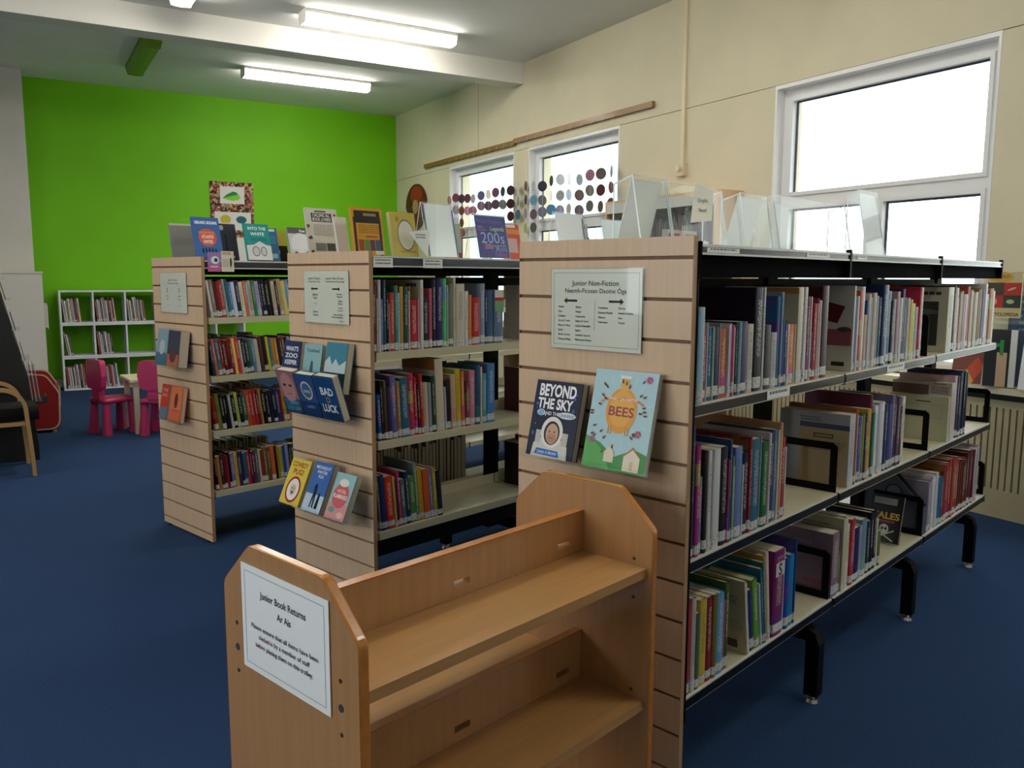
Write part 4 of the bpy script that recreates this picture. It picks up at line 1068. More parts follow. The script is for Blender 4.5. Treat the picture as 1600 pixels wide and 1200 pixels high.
# ------------------------------------------------------------------ acrylic direction signs on the slatted ends
SG = 'e4e0d0'
def fn(p, w, h):
    p.frame(-w / 2 + .008, .01, w / 2 - .008, h - .01, .0009, '5c5a50')
    p.text('Junior Non-Fiction', 0, h * .795, .0185, '1c1c1e', width=.15, bold=.012); p.text('Neamh-Ficsean Daoine Óga', 0, h * .705, .0165, '1c1c1e', width=.2, bold=.012)
    p.arrow(-.058, -.103, h * .605, .0085, '141414'); p.arrow(.045, .092, h * .605, .0085, '141414'); p.rect(-.0005, .05, .0005, h * .62, '8c8a80')
    L1 = ['Health', 'Pets', 'Clothing', 'Arts & Crafts', 'Music & Films', 'Sport', 'Books & Arts', 'Poems & Plays']; L2 = ['Sláinte', 'Peataí', 'Ceannacht', 'Ealaín & Ceird', 'Ceol & Scannáin', 'Spórt', 'Leabhair Saoirge', 'Filíocht & Drámaí']
    L3 = ['Countries', 'Famous People', 'History', 'Reference']; L4 = ['Tíortha', 'Daoine Cáiliúla', 'Stair', 'Tagairt']
    for k in range(8):
        z = h * (.515 - .0585 * k); p.text(L1[k], -.122, z, .0075, '2c2c2c', 'L', .02); p.text(L2[k], -.063, z, .0075, '2c2c2c', 'L', .02)
        if k < 4: p.text(L3[k], .012, z, .0075, '2c2c2c', 'L', .02); p.text(L4[k], .075, z, .0075, '2c2c2c', 'L', .02)
def acrylic_sign(label, w, h, u, v, z, fn):
    o = notice('direction_sign', label, w, h, UP(u - .004, v, z), (0, 0, R_END), fn, base=SG, cat='sign')
    s = MB(); s.box(-w / 2 - .004, w / 2 + .004, -.0045, -.0035, -.004, h + .003, ACRYL); s.box(-w / 2 - .004, w / 2 + .004, .0003, .0025, -.004, h + .003, ACRYL); s.build('clear_cover', o)
acrylic_sign('Junior Non-Fiction direction sign on the nearest slatted end panel', .292, .21, 1.735, 1.3255, 1.214, fn)
def fn(p, w, h):
    p.text('Junior Fiction', -.08, h * .84, .0135, '26262a', width=.085); p.text('Ficsean Daoine Óga', -.08, h * .785, .0105, '26262a', width=.085)
    p.text('Junior Non-Fiction', .065, h * .84, .0135, '26262a', width=.12); p.text('Neamh-Ficsean Daoine Óga', .065, h * .785, .0105, '26262a', width=.125)
    p.arrow(-.055, -.105, h * .66, .009, '141414'); p.arrow(.045, .098, h * .66, .009, '141414')
    for t, z in (('Authors', .53), ('Údair', .465), ('S - Z', .36), ('Classics', .2), ('Clasaicí', .135)): p.text(t, -.075, h * z, .012, '303034')
    for t, z in (('Computers', .55), ('Ríomhairí', .5), ('Religion', .42), ('Reiligiún', .37), ('Science', .29), ('Eolaíocht', .24), ('Plants & Animals', .16), ('Plandaí & Ainmhithe', .11), ('Health', .04)): p.text(t, .115, h * z, .0095, '303034', 'R')
acrylic_sign('sign pointing to Junior Fiction and Non-Fiction on the middle slatted end', .308, .21, 1.967, 2.868, 1.214, fn)
def fn(p, w, h):
    p.text('Junior Fiction', 0, h * .80, .0145, '303034', width=.11); p.text('Ficsean Daoine Óga', 0, h * .72, .0115, '303034', width=.125)
    for x in (-.07, .07):
        p.rect(x - .003, h * .5, x + .003, h * .62, '141414'); p.text('Authors', x, h * .40, .0115, '303034'); p.text('Údair', x, h * .32, .0115, '303034')
    p.text('I - R', -.07, h * .16, .012, '303034'); p.text('A - H', .07, h * .16, .012, '303034')
acrylic_sign('Junior Fiction sign on the farthest slatted end panel', .30, .21, 2.03, 4.362, 1.209, fn)

# ------------------------------------------------------------------ face-out books
def face_book(label, w, h, t, cover, fn, loc, rz, tilt, group=None, name='display_book', parts=True, spin=0.0):
    """a closed book seen from its front; origin at the middle of its lower front edge"""
    s = MB(); m = M(cover, .38, 0, .35, .08)
    c, bu = add_jacket(s, t, w, h, t > .018, m, remap=lambda x, y, z: (y - w / 2, x, z))
    q = s if not parts else MB()
    q.box(-w / 2 + bu + c, w / 2 - .002, c + .0001, t - c - .0001, .0015, h - .0015, PAGEM)
    if abs(loc[2] - 1.4835) < .004: loc = Vector(loc) + Vector((0, 0, t * math.sin(max(0, tilt)) + .0006))
    o = s.build(name, None, loc=loc)
    if parts: q.build('pages', o)
    o.rotation_euler = (Matrix.Rotation(rz, 3, 'Z') @ Matrix.Rotation(-tilt, 3, 'X') @ Matrix.Rotation(spin, 3, 'Y')).to_euler()
    tag(o, label, 'book', group)
    if fn: p = Print(); fn(p, w, h); p.build('cover_print', o)
    return o
def ledge(label, u, v, z, w, depth=.1, back=.12, lip=.02):
    """clear acrylic ledge hooked into the slats: back plate, sloping tray, front lip"""
    s = MB(); s.box(-w / 2, w / 2, -.003, -.0005, -.01, back, ACRYL)
    zb = -.004 - depth * .3; s.faces([(-w / 2, -.003, zb), (w / 2, -.003, zb), (w / 2, -depth, -.004), (-w / 2, -depth, -.004), (-w / 2, -.003, zb - .003), (w / 2, -.003, zb - .003), (w / 2, -depth, -.007), (-w / 2, -depth, -.007)], [(0, 1, 2, 3), (7, 6, 5, 4), (3, 2, 6, 7), (0, 3, 7, 4), (1, 5, 6, 2)], ACRYL)
    s.box(-w / 2, w / 2, -depth - .003, -depth, -.007, .012, ACRYL)
    tag(s.build('book_ledge', None, loc=UP(u, v, z), rot=(0, 0, R_END)), label, 'book ledge')
def at_end(u0, v, z, off): return UP(u0 - off, v, z)
ledge('clear ledge under the two display books on the nearest end panel', 1.735, 1.30, .929, .42, .092, .10)
def fn(p, w, h):
    p.rect(-w / 2, 0, w / 2, h, '161a34'); r_ = random.Random(4)
    for k in range(26): p.ell(r_.uniform(-w * .46, w * .46), r_.uniform(.01, h * .97), .0018, .0018, random.choice(['3c64b0', 'c8d0e0', '5c80c8', '8c98c0']), 8)
    for x, z in ((.06, .13), (.058, .165), (-.065, .14), (.0, .088), (-.066, .06), (.062, .115)): p.ell(x, z, .0045, .006, '2c5ca8', 14)
    p.text('BEYOND', -.002, h * .80, .044, 'e8e8e8', bold=.035, width=w * .80); p.text('THE SKY', -.004, h * .635, .038, 'e8e8e8', bold=.035, width=w * .76)
    p.ell(-.048, h * .575, .014, .009, '9cc8e0'); p.ell(-.048, h * .575, .011, .006, '2c6ca4'); p.text('YOU', -.048, h * .557, .011, 'd8e8f0', bold=.02); p.text('AND THE', -.012, h * .55, .013, 'd8d8e0', bold=.02); p.ell(.041, h * .567, .03, .009, 'd0d4dc'); p.text('UNIVERSE', .041, h * .545, .011, '30446c', width=.05)
    # astronaut: suit, pack, helmet and face
    p.poly([(-.062, 0), (-.058, .034), (-.036, .050), (.036, .050), (.058, .034), (.062, 0)], 'ccc8c0'); p.rect(-.054, .036, -.036, .070, 'b8b4ac'); p.rect(.036, .036, .056, .070, 'b8b4ac')
    p.ell(0, .068, .037, .042, 'e0dcd4'); p.ell(0, .066, .027, .032, '2c2420'); p.ell(.001, .064, .021, .0275, 'c49c84'); p.ell(.001, .052, .016, .013, 'b08470')
    p.ell(-.008, .069, .0035, .0018, '3c2c28', 10); p.ell(.009, .069, .0035, .0018, '3c2c28', 10); p.rect(-.012, .0725, -.005, .0735, '6c4838'); p.rect(.005, .0725, .013, .0735, '6c4838'); p.ell(.001, .061, .003, .004, 'b88c78', 10); p.rect(-.006, .0515, .008, .053, '7c4440')
    p.poly([(-.05, .006), (-.044, .022), (.03, .020), (.036, .004)], '1c64b0'); p.text('DARA O BRIAIN', -.007, .009, .0105, 'd8e4f0', width=.066)
face_book('dark navy astronaut-cover book titled BEYOND THE SKY on the nearest end panel', .158, .205, .026, '1c2038', fn, at_end(1.735, 1.412, .9275, .086), R_END, math.radians(14))
def fn(p, w, h):
    p.rect(-w / 2, 0, w / 2, h, 'a8c8d0'); r_ = random.Random(9)
    for k in range(40):
        a = 2 * PI * k / 40; p.poly([(.052 * math.cos(a), h * .6 + .056 * math.sin(a)), (.09 * math.cos(a + .04), h * .6 + .096 * math.sin(a + .04)), (.09 * math.cos(a + .07), h * .6 + .096 * math.sin(a + .07))] if k % 2 else [(.05 * math.cos(a), h * .6 + .05 * math.sin(a)), (.051 * math.cos(a), h * .6 + .051 * math.sin(a)), (.05 * math.cos(a + .02), h * .6 + .05 * math.sin(a + .02))], 'b8d4d8')
    p.poly([(-w / 2, 0), (w / 2, 0), (w / 2, .05), (w * .3, .06), (0, .035), (-w * .25, .065), (-w / 2, .08)], '3c8c44'); p.poly([(-w / 2, 0), (-w * .05, 0), (-w * .15, .04), (-w * .35, .066), (-w / 2, .08)], '58a454')
    p.ell(0, h * .60, .046, .058, 'd8983c'); p.rect(-.012, h * .80, .012, h * .93, 'd8a850'); p.rect(-.016, h * .92, .016, h * .95, 'e0e0dc'); p.ell(0, h * .62, .036, .046, 'e0a448')
    p.poly([(-.068, h * .675), (-.05, h * .715), (0, h * .735), (.05, h * .715), (.068, h * .675), (.06, h * .665), (.05, h * .69), (0, h * .70), (-.05, h * .69), (-.06, h * .665)], 'cc7c50'); p.text('WHAT ON EARTH?', 0, h * .697, .011, 'f0e8d0', width=.088)
    p.text('BEES', 0, h * .545, .033, '8c3444', width=.078, bold=.02)
    for x in (-.03, -.022, .022, .03): p.rect(x - .002, h * .36, x + .002, h * .44, 'c08c4c')
    for k in range(30):
        a = r_.uniform(0, 2 * PI); q = r_.uniform(.075, .12); x = .75 * q * math.cos(a); z = h * .56 + q * math.sin(a)
        if abs(x) > w * .46 or z > h * .97 or z < .03: continue
        p.ell(x, z, .006, .0028, '483424', 10, a); p.ell(x + .002, z + .002, .003, .0014, 'c89030', 8, a)
    for x, z, c in ((.07, h * .93, 'b84470'), (-.075, h * .28, 'b06090'), (.06, h * .39, 'b04858')):
        for k in range(6): p.ell(x + .006 * math.cos(k), z + .006 * math.sin(k), .004, .003, c, 8)
    p.poly([(-.03, .02), (-.03, .045), (-.015, .06), (0, .045), (0, .02)], 'd8ccb4'); p.poly([(.03, .005), (.03, .04), (.055, .06), (.078, .04), (.078, .005)], 'dcd0b8'); p.poly([(.026, .04), (.054, .066), (.082, .04), (.078, .04), (.054, .06), (.03, .04)], 'a86c3c'); p.rect(.05, .008, .06, .03, 'c8b890')
face_book('pale blue bee-cover book titled BEES on the nearest end panel', .190, .252, .016, 'b4ccd0', fn, at_end(1.735, 1.2035, .926, .086), R_END, math.radians(14))
# six paperbacks on two ledges of the middle end panel
ledge('upper clear ledge on the middle end panel', 1.967, 2.87, .948, .40, .078, .12)
ledge('middle clear ledge on the middle end panel, two rows of paperbacks', 1.967, 2.85, .842, .44, .099, .07)
ledge('lower clear ledge on the middle end panel', 1.967, 2.82, .463, .46, .143, .12)
def band(c1, c2, t1, tc, sz, z=.7, extra=None):
    def f(p, w, h):
        p.rect(-w / 2, 0, w / 2, h, c1); p.rect(-w / 2, 0, w / 2, h * .35, c2)
        for k, t in enumerate(t1): p.text(t, 0, h * (z - .15 * k), sz, tc, bold=.03, width=w * .72)
        if extra: extra(p, w, h)
    return f
GP = 'paperbacks ledged on the middle end panel'
face_book('navy paperback titled ZOO, leftmost at the back of the upper ledge', .127, .19, .026, '24345c', band('203058', '182444', ['WHAT\'S', 'ZOO', 'KEEPER'], 'd8d8d8', .026, .78), at_end(1.967, 3.06, .947, .074), R_END, math.radians(10), GP)
face_book('pale teal paperback with a standing figure, middle of the upper ledge', .125, .185, .022, '7ca4a8', band('84acb0', '6c9498', ['Troofriend'], '28484c', .02, .82, lambda p, w, h: (p.ell(0, h * .42, .012, .035, '405860'), p.ell(0, h * .58, .008, .01, '405860'))), at_end(1.967, 2.905, .947, .074), R_END, math.radians(10), GP)
face_book('blue-green lakeside paperback at the right of the upper ledge', .14, .20, .034, '2c6c80', band('3c7c90', '1c3840', [], 'd8d8d8', .026, .7, lambda p, w, h: (p.poly([(-w / 2, h * .35), (-w / 2, h * .6), (-w * .3, h * .72), (-w * .15, h * .55), (0, h * .68), (w * .2, h * .55), (w / 2, h * .66), (w / 2, h * .35)], 'b4c4c4'), p.rect(-w / 2, h * .33, w / 2, h * .4, '20302c'))), at_end(1.967, 2.745, .947, .074), R_END, math.radians(10), GP)
face_book('thick paperback with a pink face on the cover, leftmost in the front row', .128, .19, .034, '7c5058', band('94646c', '2c3c58', [], 'd8d8d8', .02, .7, lambda p, w, h: (p.ell(0, h * .6, .05, .065, 'b88480'), p.ell(-.02, h * .66, .012, .006, '302430'), p.ell(.022, h * .66, .012, .006, '302430'), p.rect(-.015, h * .45, .018, h * .47, '8c3440'), p.text('TOMMY', 0, h * .2, .03, '4c9cb0', width=.11), p.text('DENIM', 0, h * .08, .026, '4c9cb0', width=.1))), at_end(1.967, 2.985, .841, .086), R_END, math.radians(-17), GP)
face_book('blue paperback with a pale round badge, middle of the front row', .128, .185, .03, '244470', band('2c4c80', '1c3460', [], 'd8d8d8', .02, .7, lambda p, w, h: (p.ell(.0, h * .62, .04, .04, 'c8b890'), p.ell(.0, h * .62, .032, .032, '3c6490'), p.text('ONCE', 0, h * .57, .016, 'e0dcd0'), p.text('LARRY', 0, h * .2, .02, '6c9cc0'))), at_end(1.967, 2.850, .841, .086), R_END, math.radians(-17), GP)
face_book('dark blue paperback titled BAD LUCK, rightmost in the front row', .132, .188, .034, '1c3c68', band('1c4474', '143058', [], 'd8d8d8', .02, .7, lambda p, w, h: (p.text('BAD', .004, h * .58, .044, 'd4d8dc', width=.085, bold=.03), p.ell(.0, h * .47, .012, .012, 'c8a858'), p.ell(.0, h * .47, .009, .009, '1c3c68'), p.text('LUCK', 0, h * .2, .044, 'd4d8dc', width=.1, bold=.03), p.frame(-w / 2 + .006, .006, w / 2 - .006, h - .006, .001, '5c80a8'))), at_end(1.967, 2.714, .841, .086), R_END, math.radians(-17), GP)
face_book('yellow paperback titled COWBOY PUG on the lower ledge, leftmost', .14, .195, .018, 'd0b840', band('d4bc44', 'd4bc44', [], 'd8d8d8', .02, .7, lambda p, w, h: (p.text('COWBOY', 0, h * .82, .03, '9c2c30', width=.11, bold=.03), p.text('PUG!', 0, h * .66, .032, '9c2c30', width=.075, bold=.03), p.ell(0, h * .33, .05, .056, '9c2428'), p.ell(0, h * .33, .04, .046, 'e0dcd4'), p.ell(0, h * .32, .02, .024, 'c8b498'), p.ell(-.008, h * .36, .003, .003, '241c18', 8), p.ell(.008, h * .36, .003, .003, '241c18', 8), p.ell(0, h * .27, .008, .006, '3c342c', 10))), at_end(1.967, 2.985, .4625, .138), R_END, math.radians(24), GP)
face_book('night-blue paperback with two dark walking figures, middle of the lower ledge', .125, .205, .036, '2c4a80', band('3864a4', 'b4c4d4', [], 'd8d8d8', .02, .7, lambda p, w, h: (p.text('MIDNIGHT', 0, h * .86, .02, 'e0e4e8', width=.1), p.text('WINTER', 0, h * .77, .018, 'e0e4e8', width=.07), p.text('FOX', 0, h * .68, .018, 'e0e4e8'), p.poly([(-.02, h * .08), (-.014, h * .42), (-.02, h * .5), (-.008, h * .58), (.002, h * .5), (.004, h * .4), (.008, h * .08), (-.002, h * .08), (-.006, h * .3), (-.012, h * .08)], '101828'), p.poly([(.016, h * .08), (.02, h * .36), (.028, h * .42), (.034, h * .36), (.036, h * .08)], '101828'))), at_end(1.967, 2.825, .4625, .138), R_END, math.radians(24), GP)
face_book('pale pink and teal paperback titled FLAMINGO at the right of the lower ledge', .125, .185, .026, '94b0b0', band('8cb4b8', 'c88c8c', [], 'd8d8d8', .02, .7, lambda p, w, h: (p.ell(0, h * .52, .05, .05, 'c05c60'), p.ell(0, h * .8, .03, .016, 'd8d4cc'), p.text('FLAMINGO', 0, h * .46, .022, 'e4dcd0', width=.09, bold=.03), p.text('HOTEL', 0, h * .58, .018, 'e4dcd0'), p.ell(-.03, h * .2, .02, .012, '5c8c8c'), p.ell(.03, h * .12, .02, .012, 'd8b0a0'))), at_end(1.967, 2.665, .4625, .138), R_END, math.radians(24), GP)
# far end panel: two pairs
ledge('upper clear ledge on the farthest end panel', 2.03, 4.32, .933, .30, .092, .1)
ledge('lower clear ledge on the farthest end panel', 2.03, 4.35, .633, .30, .07, .1)
GF = 'paperbacks ledged on the farthest end panel'
face_book('grey-blue paperback at the left of the upper ledge, farthest end panel', .13, .195, .02, '6c8c94', band('7c98a0', '3c6478', [], 'd8d8d8', .02, .7, lambda p, w, h: p.ell(0, h * .5, .03, .04, 'a8b4b4')), at_end(2.03, 4.385, .932, .086), R_END, math.radians(10), GF)
face_book('thick dark paperback with an orange lower half, upper ledge, farthest end panel', .13, .19, .055, '34303c', band('34384c', 'a45c44', [], 'd8d8d8', .02, .7, lambda p, w, h: (p.ell(0, h * .32, .036, .036, '3c2424'), p.ell(0, h * .32, .03, .03, '5c3030'))), at_end(2.03, 4.245, .932, .088), R_END, math.radians(8), GF)
face_book('slim red and grey book at the left of the lower ledge, farthest end panel', .09, .19, .014, 'a83428', band('b83828', '5c6c7c', [], 'd8d8d8', .02, .7, lambda p, w, h: (p.text('THE', 0, h * .8, .022, 'e0a890', width=.06), p.text('BOY', 0, h * .66, .022, 'e0a890', width=.06))), at_end(2.03, 4.435, .632, .066), R_END, math.radians(10), GF)
face_book('bright orange paperback on the lower ledge, farthest end panel', .13, .19, .026, 'c8643c', band('d06c40', 'c86038', [], 'd8d8d8', .02, .7, lambda p, w, h: (p.ell(0, h * .6, .02, .04, '4c2c28'), p.rect(-.04, h * .3, .04, h * .33, '8c4468'))), at_end(2.03, 4.30, .632, .066), R_END, math.radians(10), GF)
late_skeleton()
# ------------------------------------------------------------------ displays on top of the units
ZT = 1.4825
EDGE = M('e8ecec', .3, 0, .5, .3)      # white strips painting the light caught along clear acrylic edges
def easel(label, u, v, w, h, rz, tilt=math.radians(12), sheet=None, fn=None, name='sign_holder', cat='sign holder', depth=.11):
    """clear A-frame holder: leaning front, leaning back, foot; optional sheet in the front"""
    s = MB(); t = .0025; dx = math.tan(tilt) * h
    def slab(y0, y1):   # thin sheet from (y0, 0) to (y1, h)
        s.prism([(y0, 0), (y0 + t, 0), (y1 + t, h), (y1, h)], 'x', -w / 2, w / 2, ACRYL)
    slab(0, dx); slab(2 * dx + t, dx + t * 2); s.box(-w / 2, w / 2, .0, 2 * dx + t, -.0, .0025, ACRYL); s.box(-w / 2, w / 2, -.02, 0, 0, .0025, ACRYL)
    for x in (-w / 2 - .0012, w / 2):
        s.prism([(0, 0), (t, 0), (dx + t, h), (dx, h)], 'x', x, x + .0012, EDGE); s.prism([(2 * dx + t, 0), (2 * dx + 2 * t, 0), (dx + t * 2, h), (dx + t, h)], 'x', x, x + .0012, EDGE)
    s.box(-w / 2, w / 2, dx, dx + 2 * t, h, h + .0012, EDGE)
    o = s.build(name, None, loc=UP(u, v, ZT), rot=(0, 0, rz)); tag(o, label, cat)
    if sheet:
        q = MB(); y = -.0016; q.prism([(y, .006), (y + .0012, .006), (y + .0012 + dx * .96, h * .985), (y + dx * .96, h * .985)], 'x', -w / 2 + .006, w / 2 - .006, M(sheet, .15, 0, .5, .5)); c = q.build('sheet', o)
        if fn:
            p = Print(); fn(p, w - .012, h); c2 = p.build('print', o); c2.rotation_euler = (-tilt * .96, 0, 0); c2.location = (0, -.0022, .004)
    return o
# farthest unit
def fn(p, w, h):
    p.rect(-w / 2, 0, w / 2, h, '3c64a0'); p.text('GERARD SIGGINS', 0, h * .84, .021, 'e4e8ec', width=w * .84, bold=.035); p.ell(0, h * .52, w * .34, h * .21, 'c85c44'); p.rect(-w * .3, h * .6, w * .28, h * .66, 'd87858'); p.text('ATLANTIS', 0, h * .50, .024, 'e8d8d0', width=w * .44, bold=.035); p.text('UNITED', 0, h * .385, .024, 'e8d8d0', width=w * .36, bold=.035)
    for k in range(5): p.ell((k - 2) * w * .12, h * .2, .006, .016, '1c2c44')
    p.rect(-w / 2, 0, w / 2, h * .06, '2c4c84')
face_book('blue and orange book titled ATLANTIS UNITED on top of the farthest unit', .148, .225, .02, '3c64a0', fn, UP(2.137, 4.15, ZT + .001), R_SIDE, math.radians(14))
def leaf(label, u, v, z, w, h, c, fn):
    s = MB(); s.box(-w / 2, w / 2, -.001, 0, 0, h, M(c, .4)); o = s.build('leaflet', None, loc=UP(u, v, z), rot=(0, 0, R_SIDE)); tag(o, label, 'leaflet', 'leaflets hanging over the edge of the farthest unit')
    p = Print(); p.y = -.0014; fn(p, w, h); p.build('print', o)
leaf('pink leaflet hanging over the top edge of the farthest unit', 2.098, 4.046, 1.425, .07, .098, 'c05c90', lambda p, w, h: (p.rect(-w / 2, h * .35, w / 2, h, '9c7cb0'), p.ell(.005, h * .6, .022, .02, 'e0e0e4'), p.ell(.01, h * .6, .01, .01, '2c3c48'), p.rect(-w * .3, h * .22, w * .3, h * .3, 'e0c0d4')))
leaf('cream leaflet with a small figure over the top edge of the farthest unit', 2.172, 4.046, 1.425, .07, .105, 'd8d0bc', lambda p, w, h: (p.scribble(-w * .4, h * .8, w * .3, h * .95, 'a85050', 2, .5, 2), p.ell(w * .25, h * .45, .006, .025, '3c3c40'), p.scribble(-w * .4, h * .2, w * .1, h * .6, '9c9488', 4, .4, 3)))
face_book('dark photo book behind ATLANTIS UNITED on top of the farthest unit', .125, .205, .02, '2c2830', lambda p, w, h: (p.rect(-w / 2, 0, w / 2, h, '30303c'), p.rect(-w / 2, h * .97, w / 2, h, 'd0c8b0'), p.ell(-.02, h * .86, .012, .014, 'a0a0a8'), p.rect(-w * .3, h * .1, -w * .24, h * .75, '0c0c10'), p.rect(-w * .05, h * .1, w * .02, h * .7, '0c0c10'), p.rect(0, h * .06, w * .3, h * .12, 'a09c94')), UP(2.275, 4.22, ZT + .001), R_SIDE, math.radians(12))
face_book('teal and white book titled INTO THE WHITE on top of the farthest unit', .145, .198, .022, '208c84', lambda p, w, h: (p.rect(-w / 2, 0, w / 2, h, '24908c'), p.poly([(-w / 2, 0), (w / 2, 0), (w / 2, h * .4), (w * .3, h * .42), (w * .05, h * .52), (-w * .2, h * .42), (-w / 2, h * .4)], 'd4d4d4'), p.text('INTO THE', 0, h * .83, .023, 'e0e8e8', width=w * .74, bold=.03), p.text('WHITE', 0, h * .68, .023, 'e0e8e8', width=w * .56, bold=.03), p.scribble(-w * .3, h * .52, w * .35, h * .6, '14605c', 2, .5, 2), p.ell(-.02, h * .24, .022, .028, '4c4c50'), p.ell(-.02, h * .24, .018, .024, 'c4c4c4'), p.ell(.025, h * .24, .018, .026, '4c4c50'), p.ell(.025, h * .24, .014, .022, 'c4c4c4')), UP(2.385, 4.08, ZT + .001), R_SIDE, math.radians(13))
face_book('blue back-cover book behind INTO THE WHITE on top of the farthest unit', .13, .185, .018, '245c80', lambda p, w, h: (p.rect(-w / 2, 0, w / 2, h, '2c6488'), p.rect(-w * .1, h * .9, w * .4, h * .97, 'd0d4d8'), p.scribble(-w * .1, h * .5, w * .4, h * .75, '6c94b0', 5, .3, 2), p.rect(w * .05, h * .08, w * .4, h * .22, '8ca4b4')), UP(2.50, 4.18, ZT + .001), R_SIDE, math.radians(12))
face_book('grey silver book at the slatted end of the farthest unit top', .15, .20, .016, '84847c', lambda p, w, h: (p.rect(-w / 2, 0, w / 2, h, '80807a'), p.rect(-w / 2, h * .95, w / 2, h, 'c0bca8'), p.scribble(-w * .4, h * .4, w * .4, h * .6, '707068', 4, .4, 3)), UP(2.135, 4.42, ZT + .001), R_SIDE, math.radians(10))
face_book('grey book with drawn eyes titled Poet on top of the farthest unit', .15, .195, .02, '9c9c9c', lambda p, w, h: (p.rect(-w / 2, 0, w / 2, h, 'c4c4c4'), p.rect(-w / 2, h * .82, w / 2, h, '58585c'), p.ell(0, h * .5, w * .42, h * .34, 'd8d8d8'), p.text('Poet', .02, h * .87, .02, 'e8e8e8', bold=.03), p.ell(-.035, h * .25, .012, .007, '303034'), p.ell(.035, h * .25, .012, .007, '304034'), p.rect(-.055, h * .32, -.01, h * .33, '707070'), p.rect(.015, h * .32, .06, h * .33, '707070')), UP(2.70, 4.16, ZT + .001), R_SIDE, math.radians(13))
face_book('black and yellow book half hidden behind the Poet book', .10, .18, .02, '28181c', lambda p, w, h: (p.rect(-w / 2, 0, w / 2, h, '241418'), p.rect(-w / 2, h * .5, w / 2, h, 'a89c3c'), p.ell(-.02, h * .3, .02, .02, 'a08890')), UP(2.62, 4.26, ZT + .001), R_SIDE, math.radians(12))
# middle unit
def fn(p, w, h):
    p.rect(-w / 2, 0, w / 2, h, 'c8c4b8'); p.rect(-w * .32, h * .72, w * .32, h * .90, '202024'); p.text('CALLING ALL', 0, h * .825, .019, 'd8d4c8', width=w * .56, bold=.03); p.text('BOOK LOVERS!', 0, h * .74, .019, 'd8d4c8', width=w * .58, bold=.03); p.rect(-w * .2, h * .92, w * .15, h * .95, '3c3c40')
    p.scribble(-w * .28, h * .42, w * .32, h * .66, '84807c', 7, .4, 3); p.rect(-w * .28, h * .12, w * .05, h * .28, '747470'); p.rect(w * .07, h * .12, w * .34, h * .28, '484844'); r_ = random.Random(2)
    for k in range(16):
        x = r_.choice([-1, 1]) * w * r_.uniform(.38, .45); p.ell(x, h * r_.uniform(.08, .95), .009, .005, r_.choice(['7c2430', '2c6c70', '303438', '6c3044', '5c7060']), 10, r_.uniform(0, 3))
face_book('cream leaf-bordered book titled CALLING ALL BOOK LOVERS on the middle unit', .158, .205, .012, 'c4c0b0', fn, UP(2.072, 3.02, ZT + .001), R_SIDE, math.radians(10))
face_book('pink book edge behind the CALLING ALL BOOK LOVERS book', .05, .14, .012, 'c86c9c', None, UP(2.15, 3.06, ZT + .001), R_SIDE, math.radians(10))
def fn(p, w, h):
    p.rect(-w / 2, 0, w / 2, h, 'c48c20'); p.rect(-w * .42, h * .68, w * .42, h * .94, '241c14'); p.rect(-w * .46, 0, -w * .38, h * .8, '2c2014'); p.rect(w * .36, 0, w * .44, h * .8, '2c2014'); p.rect(-w * .12, h * .83, w * .3, h * .89, '8c7c5c'); p.scribble(-w * .3, h * .45, w * .35, h * .64, '6c5014', 5, .4, 2); p.rect(-w * .1, h * .38, w * .28, h * .41, 'a83424')
    for k, c in enumerate(('8c4430', '4c7c34', '5c3048', '34506c')): p.rect(-w * .34 + k * w * .18, h * .1, -w * .18 + k * w * .18, h * .33, c)
    p.rect(w * .18, h * .02, w * .46, h * .1, 'd0ccc4')
face_book('yellow and black back-cover book at the end of the middle unit top', .152, .19, .02, 'b88820', fn, UP(2.085, 2.73, ZT + .001), R_SIDE, math.radians(8))
face_book('pale green patterned book behind the yellow one on the middle unit', .12, .15, .012, 'b4c8a8', lambda p, w, h: (p.rect(-w / 2, 0, w / 2, h, 'bcd0b0'), p.ell(.02, h * .6, .014, .02, '4c7c4c'), p.ell(-.02, h * .3, .02, .012, '4c6c4c')), UP(2.22, 2.93, ZT + .001), R_SIDE, math.radians(12))
face_book('white book edge left of the yellow one on the middle unit', .06, .16, .01, 'd0ccc4', None, UP(2.04, 2.84, ZT + .001), R_SIDE, math.radians(12))
def fn(p, w, h):
    p.rect(-w / 2, 0, w / 2, h, 'bca848'); p.ell(.01, h * .48, w * .34, h * .36, '5c5444'); p.ell(.01, h * .48, w * .31, h * .33, 'd0ccb8'); p.ell(-.03, h * .84, .01, .012, 'a08420'); p.scribble(-w * .2, h * .05, w * .4, h * .12, '8c7c3c', 1, .5, 2)
face_book('yellow book with a big drawn oval on the middle unit top', .135, .185, .024, 'c0b080', fn, UP(2.285, 2.745, ZT + .001), R_SIDE, math.radians(10))
s = MB(); s.prism([(-.06, .105), (.06, .12), (.03, .0)], 'y', -.001, .0, M('dcdcd8', .4)); o = s.build('folded_card', None, loc=UP(2.33, 2.70, ZT + .001), rot=(math.radians(-8), 0, R_SIDE)); tag(o, 'white pointed card in front of the yellow oval book', 'card')
p = Print(); p.y = -.0014; p.scribble(-.025, .075, .03, .098, '7c7c78', 2, .5, 4); p.build('print', o)
s = MB(); s.prism([(0, 0), (.30, 0), (.30, .235), (0, .155)], 'y', 0, .003, ACRYL)
tag(s.build('acrylic_divider', None, loc=UP(2.09, 2.68, ZT + .0005), rot=(0, 0, R_SIDE)), 'clear sloping acrylic divider in front of the yellow books', 'divider')
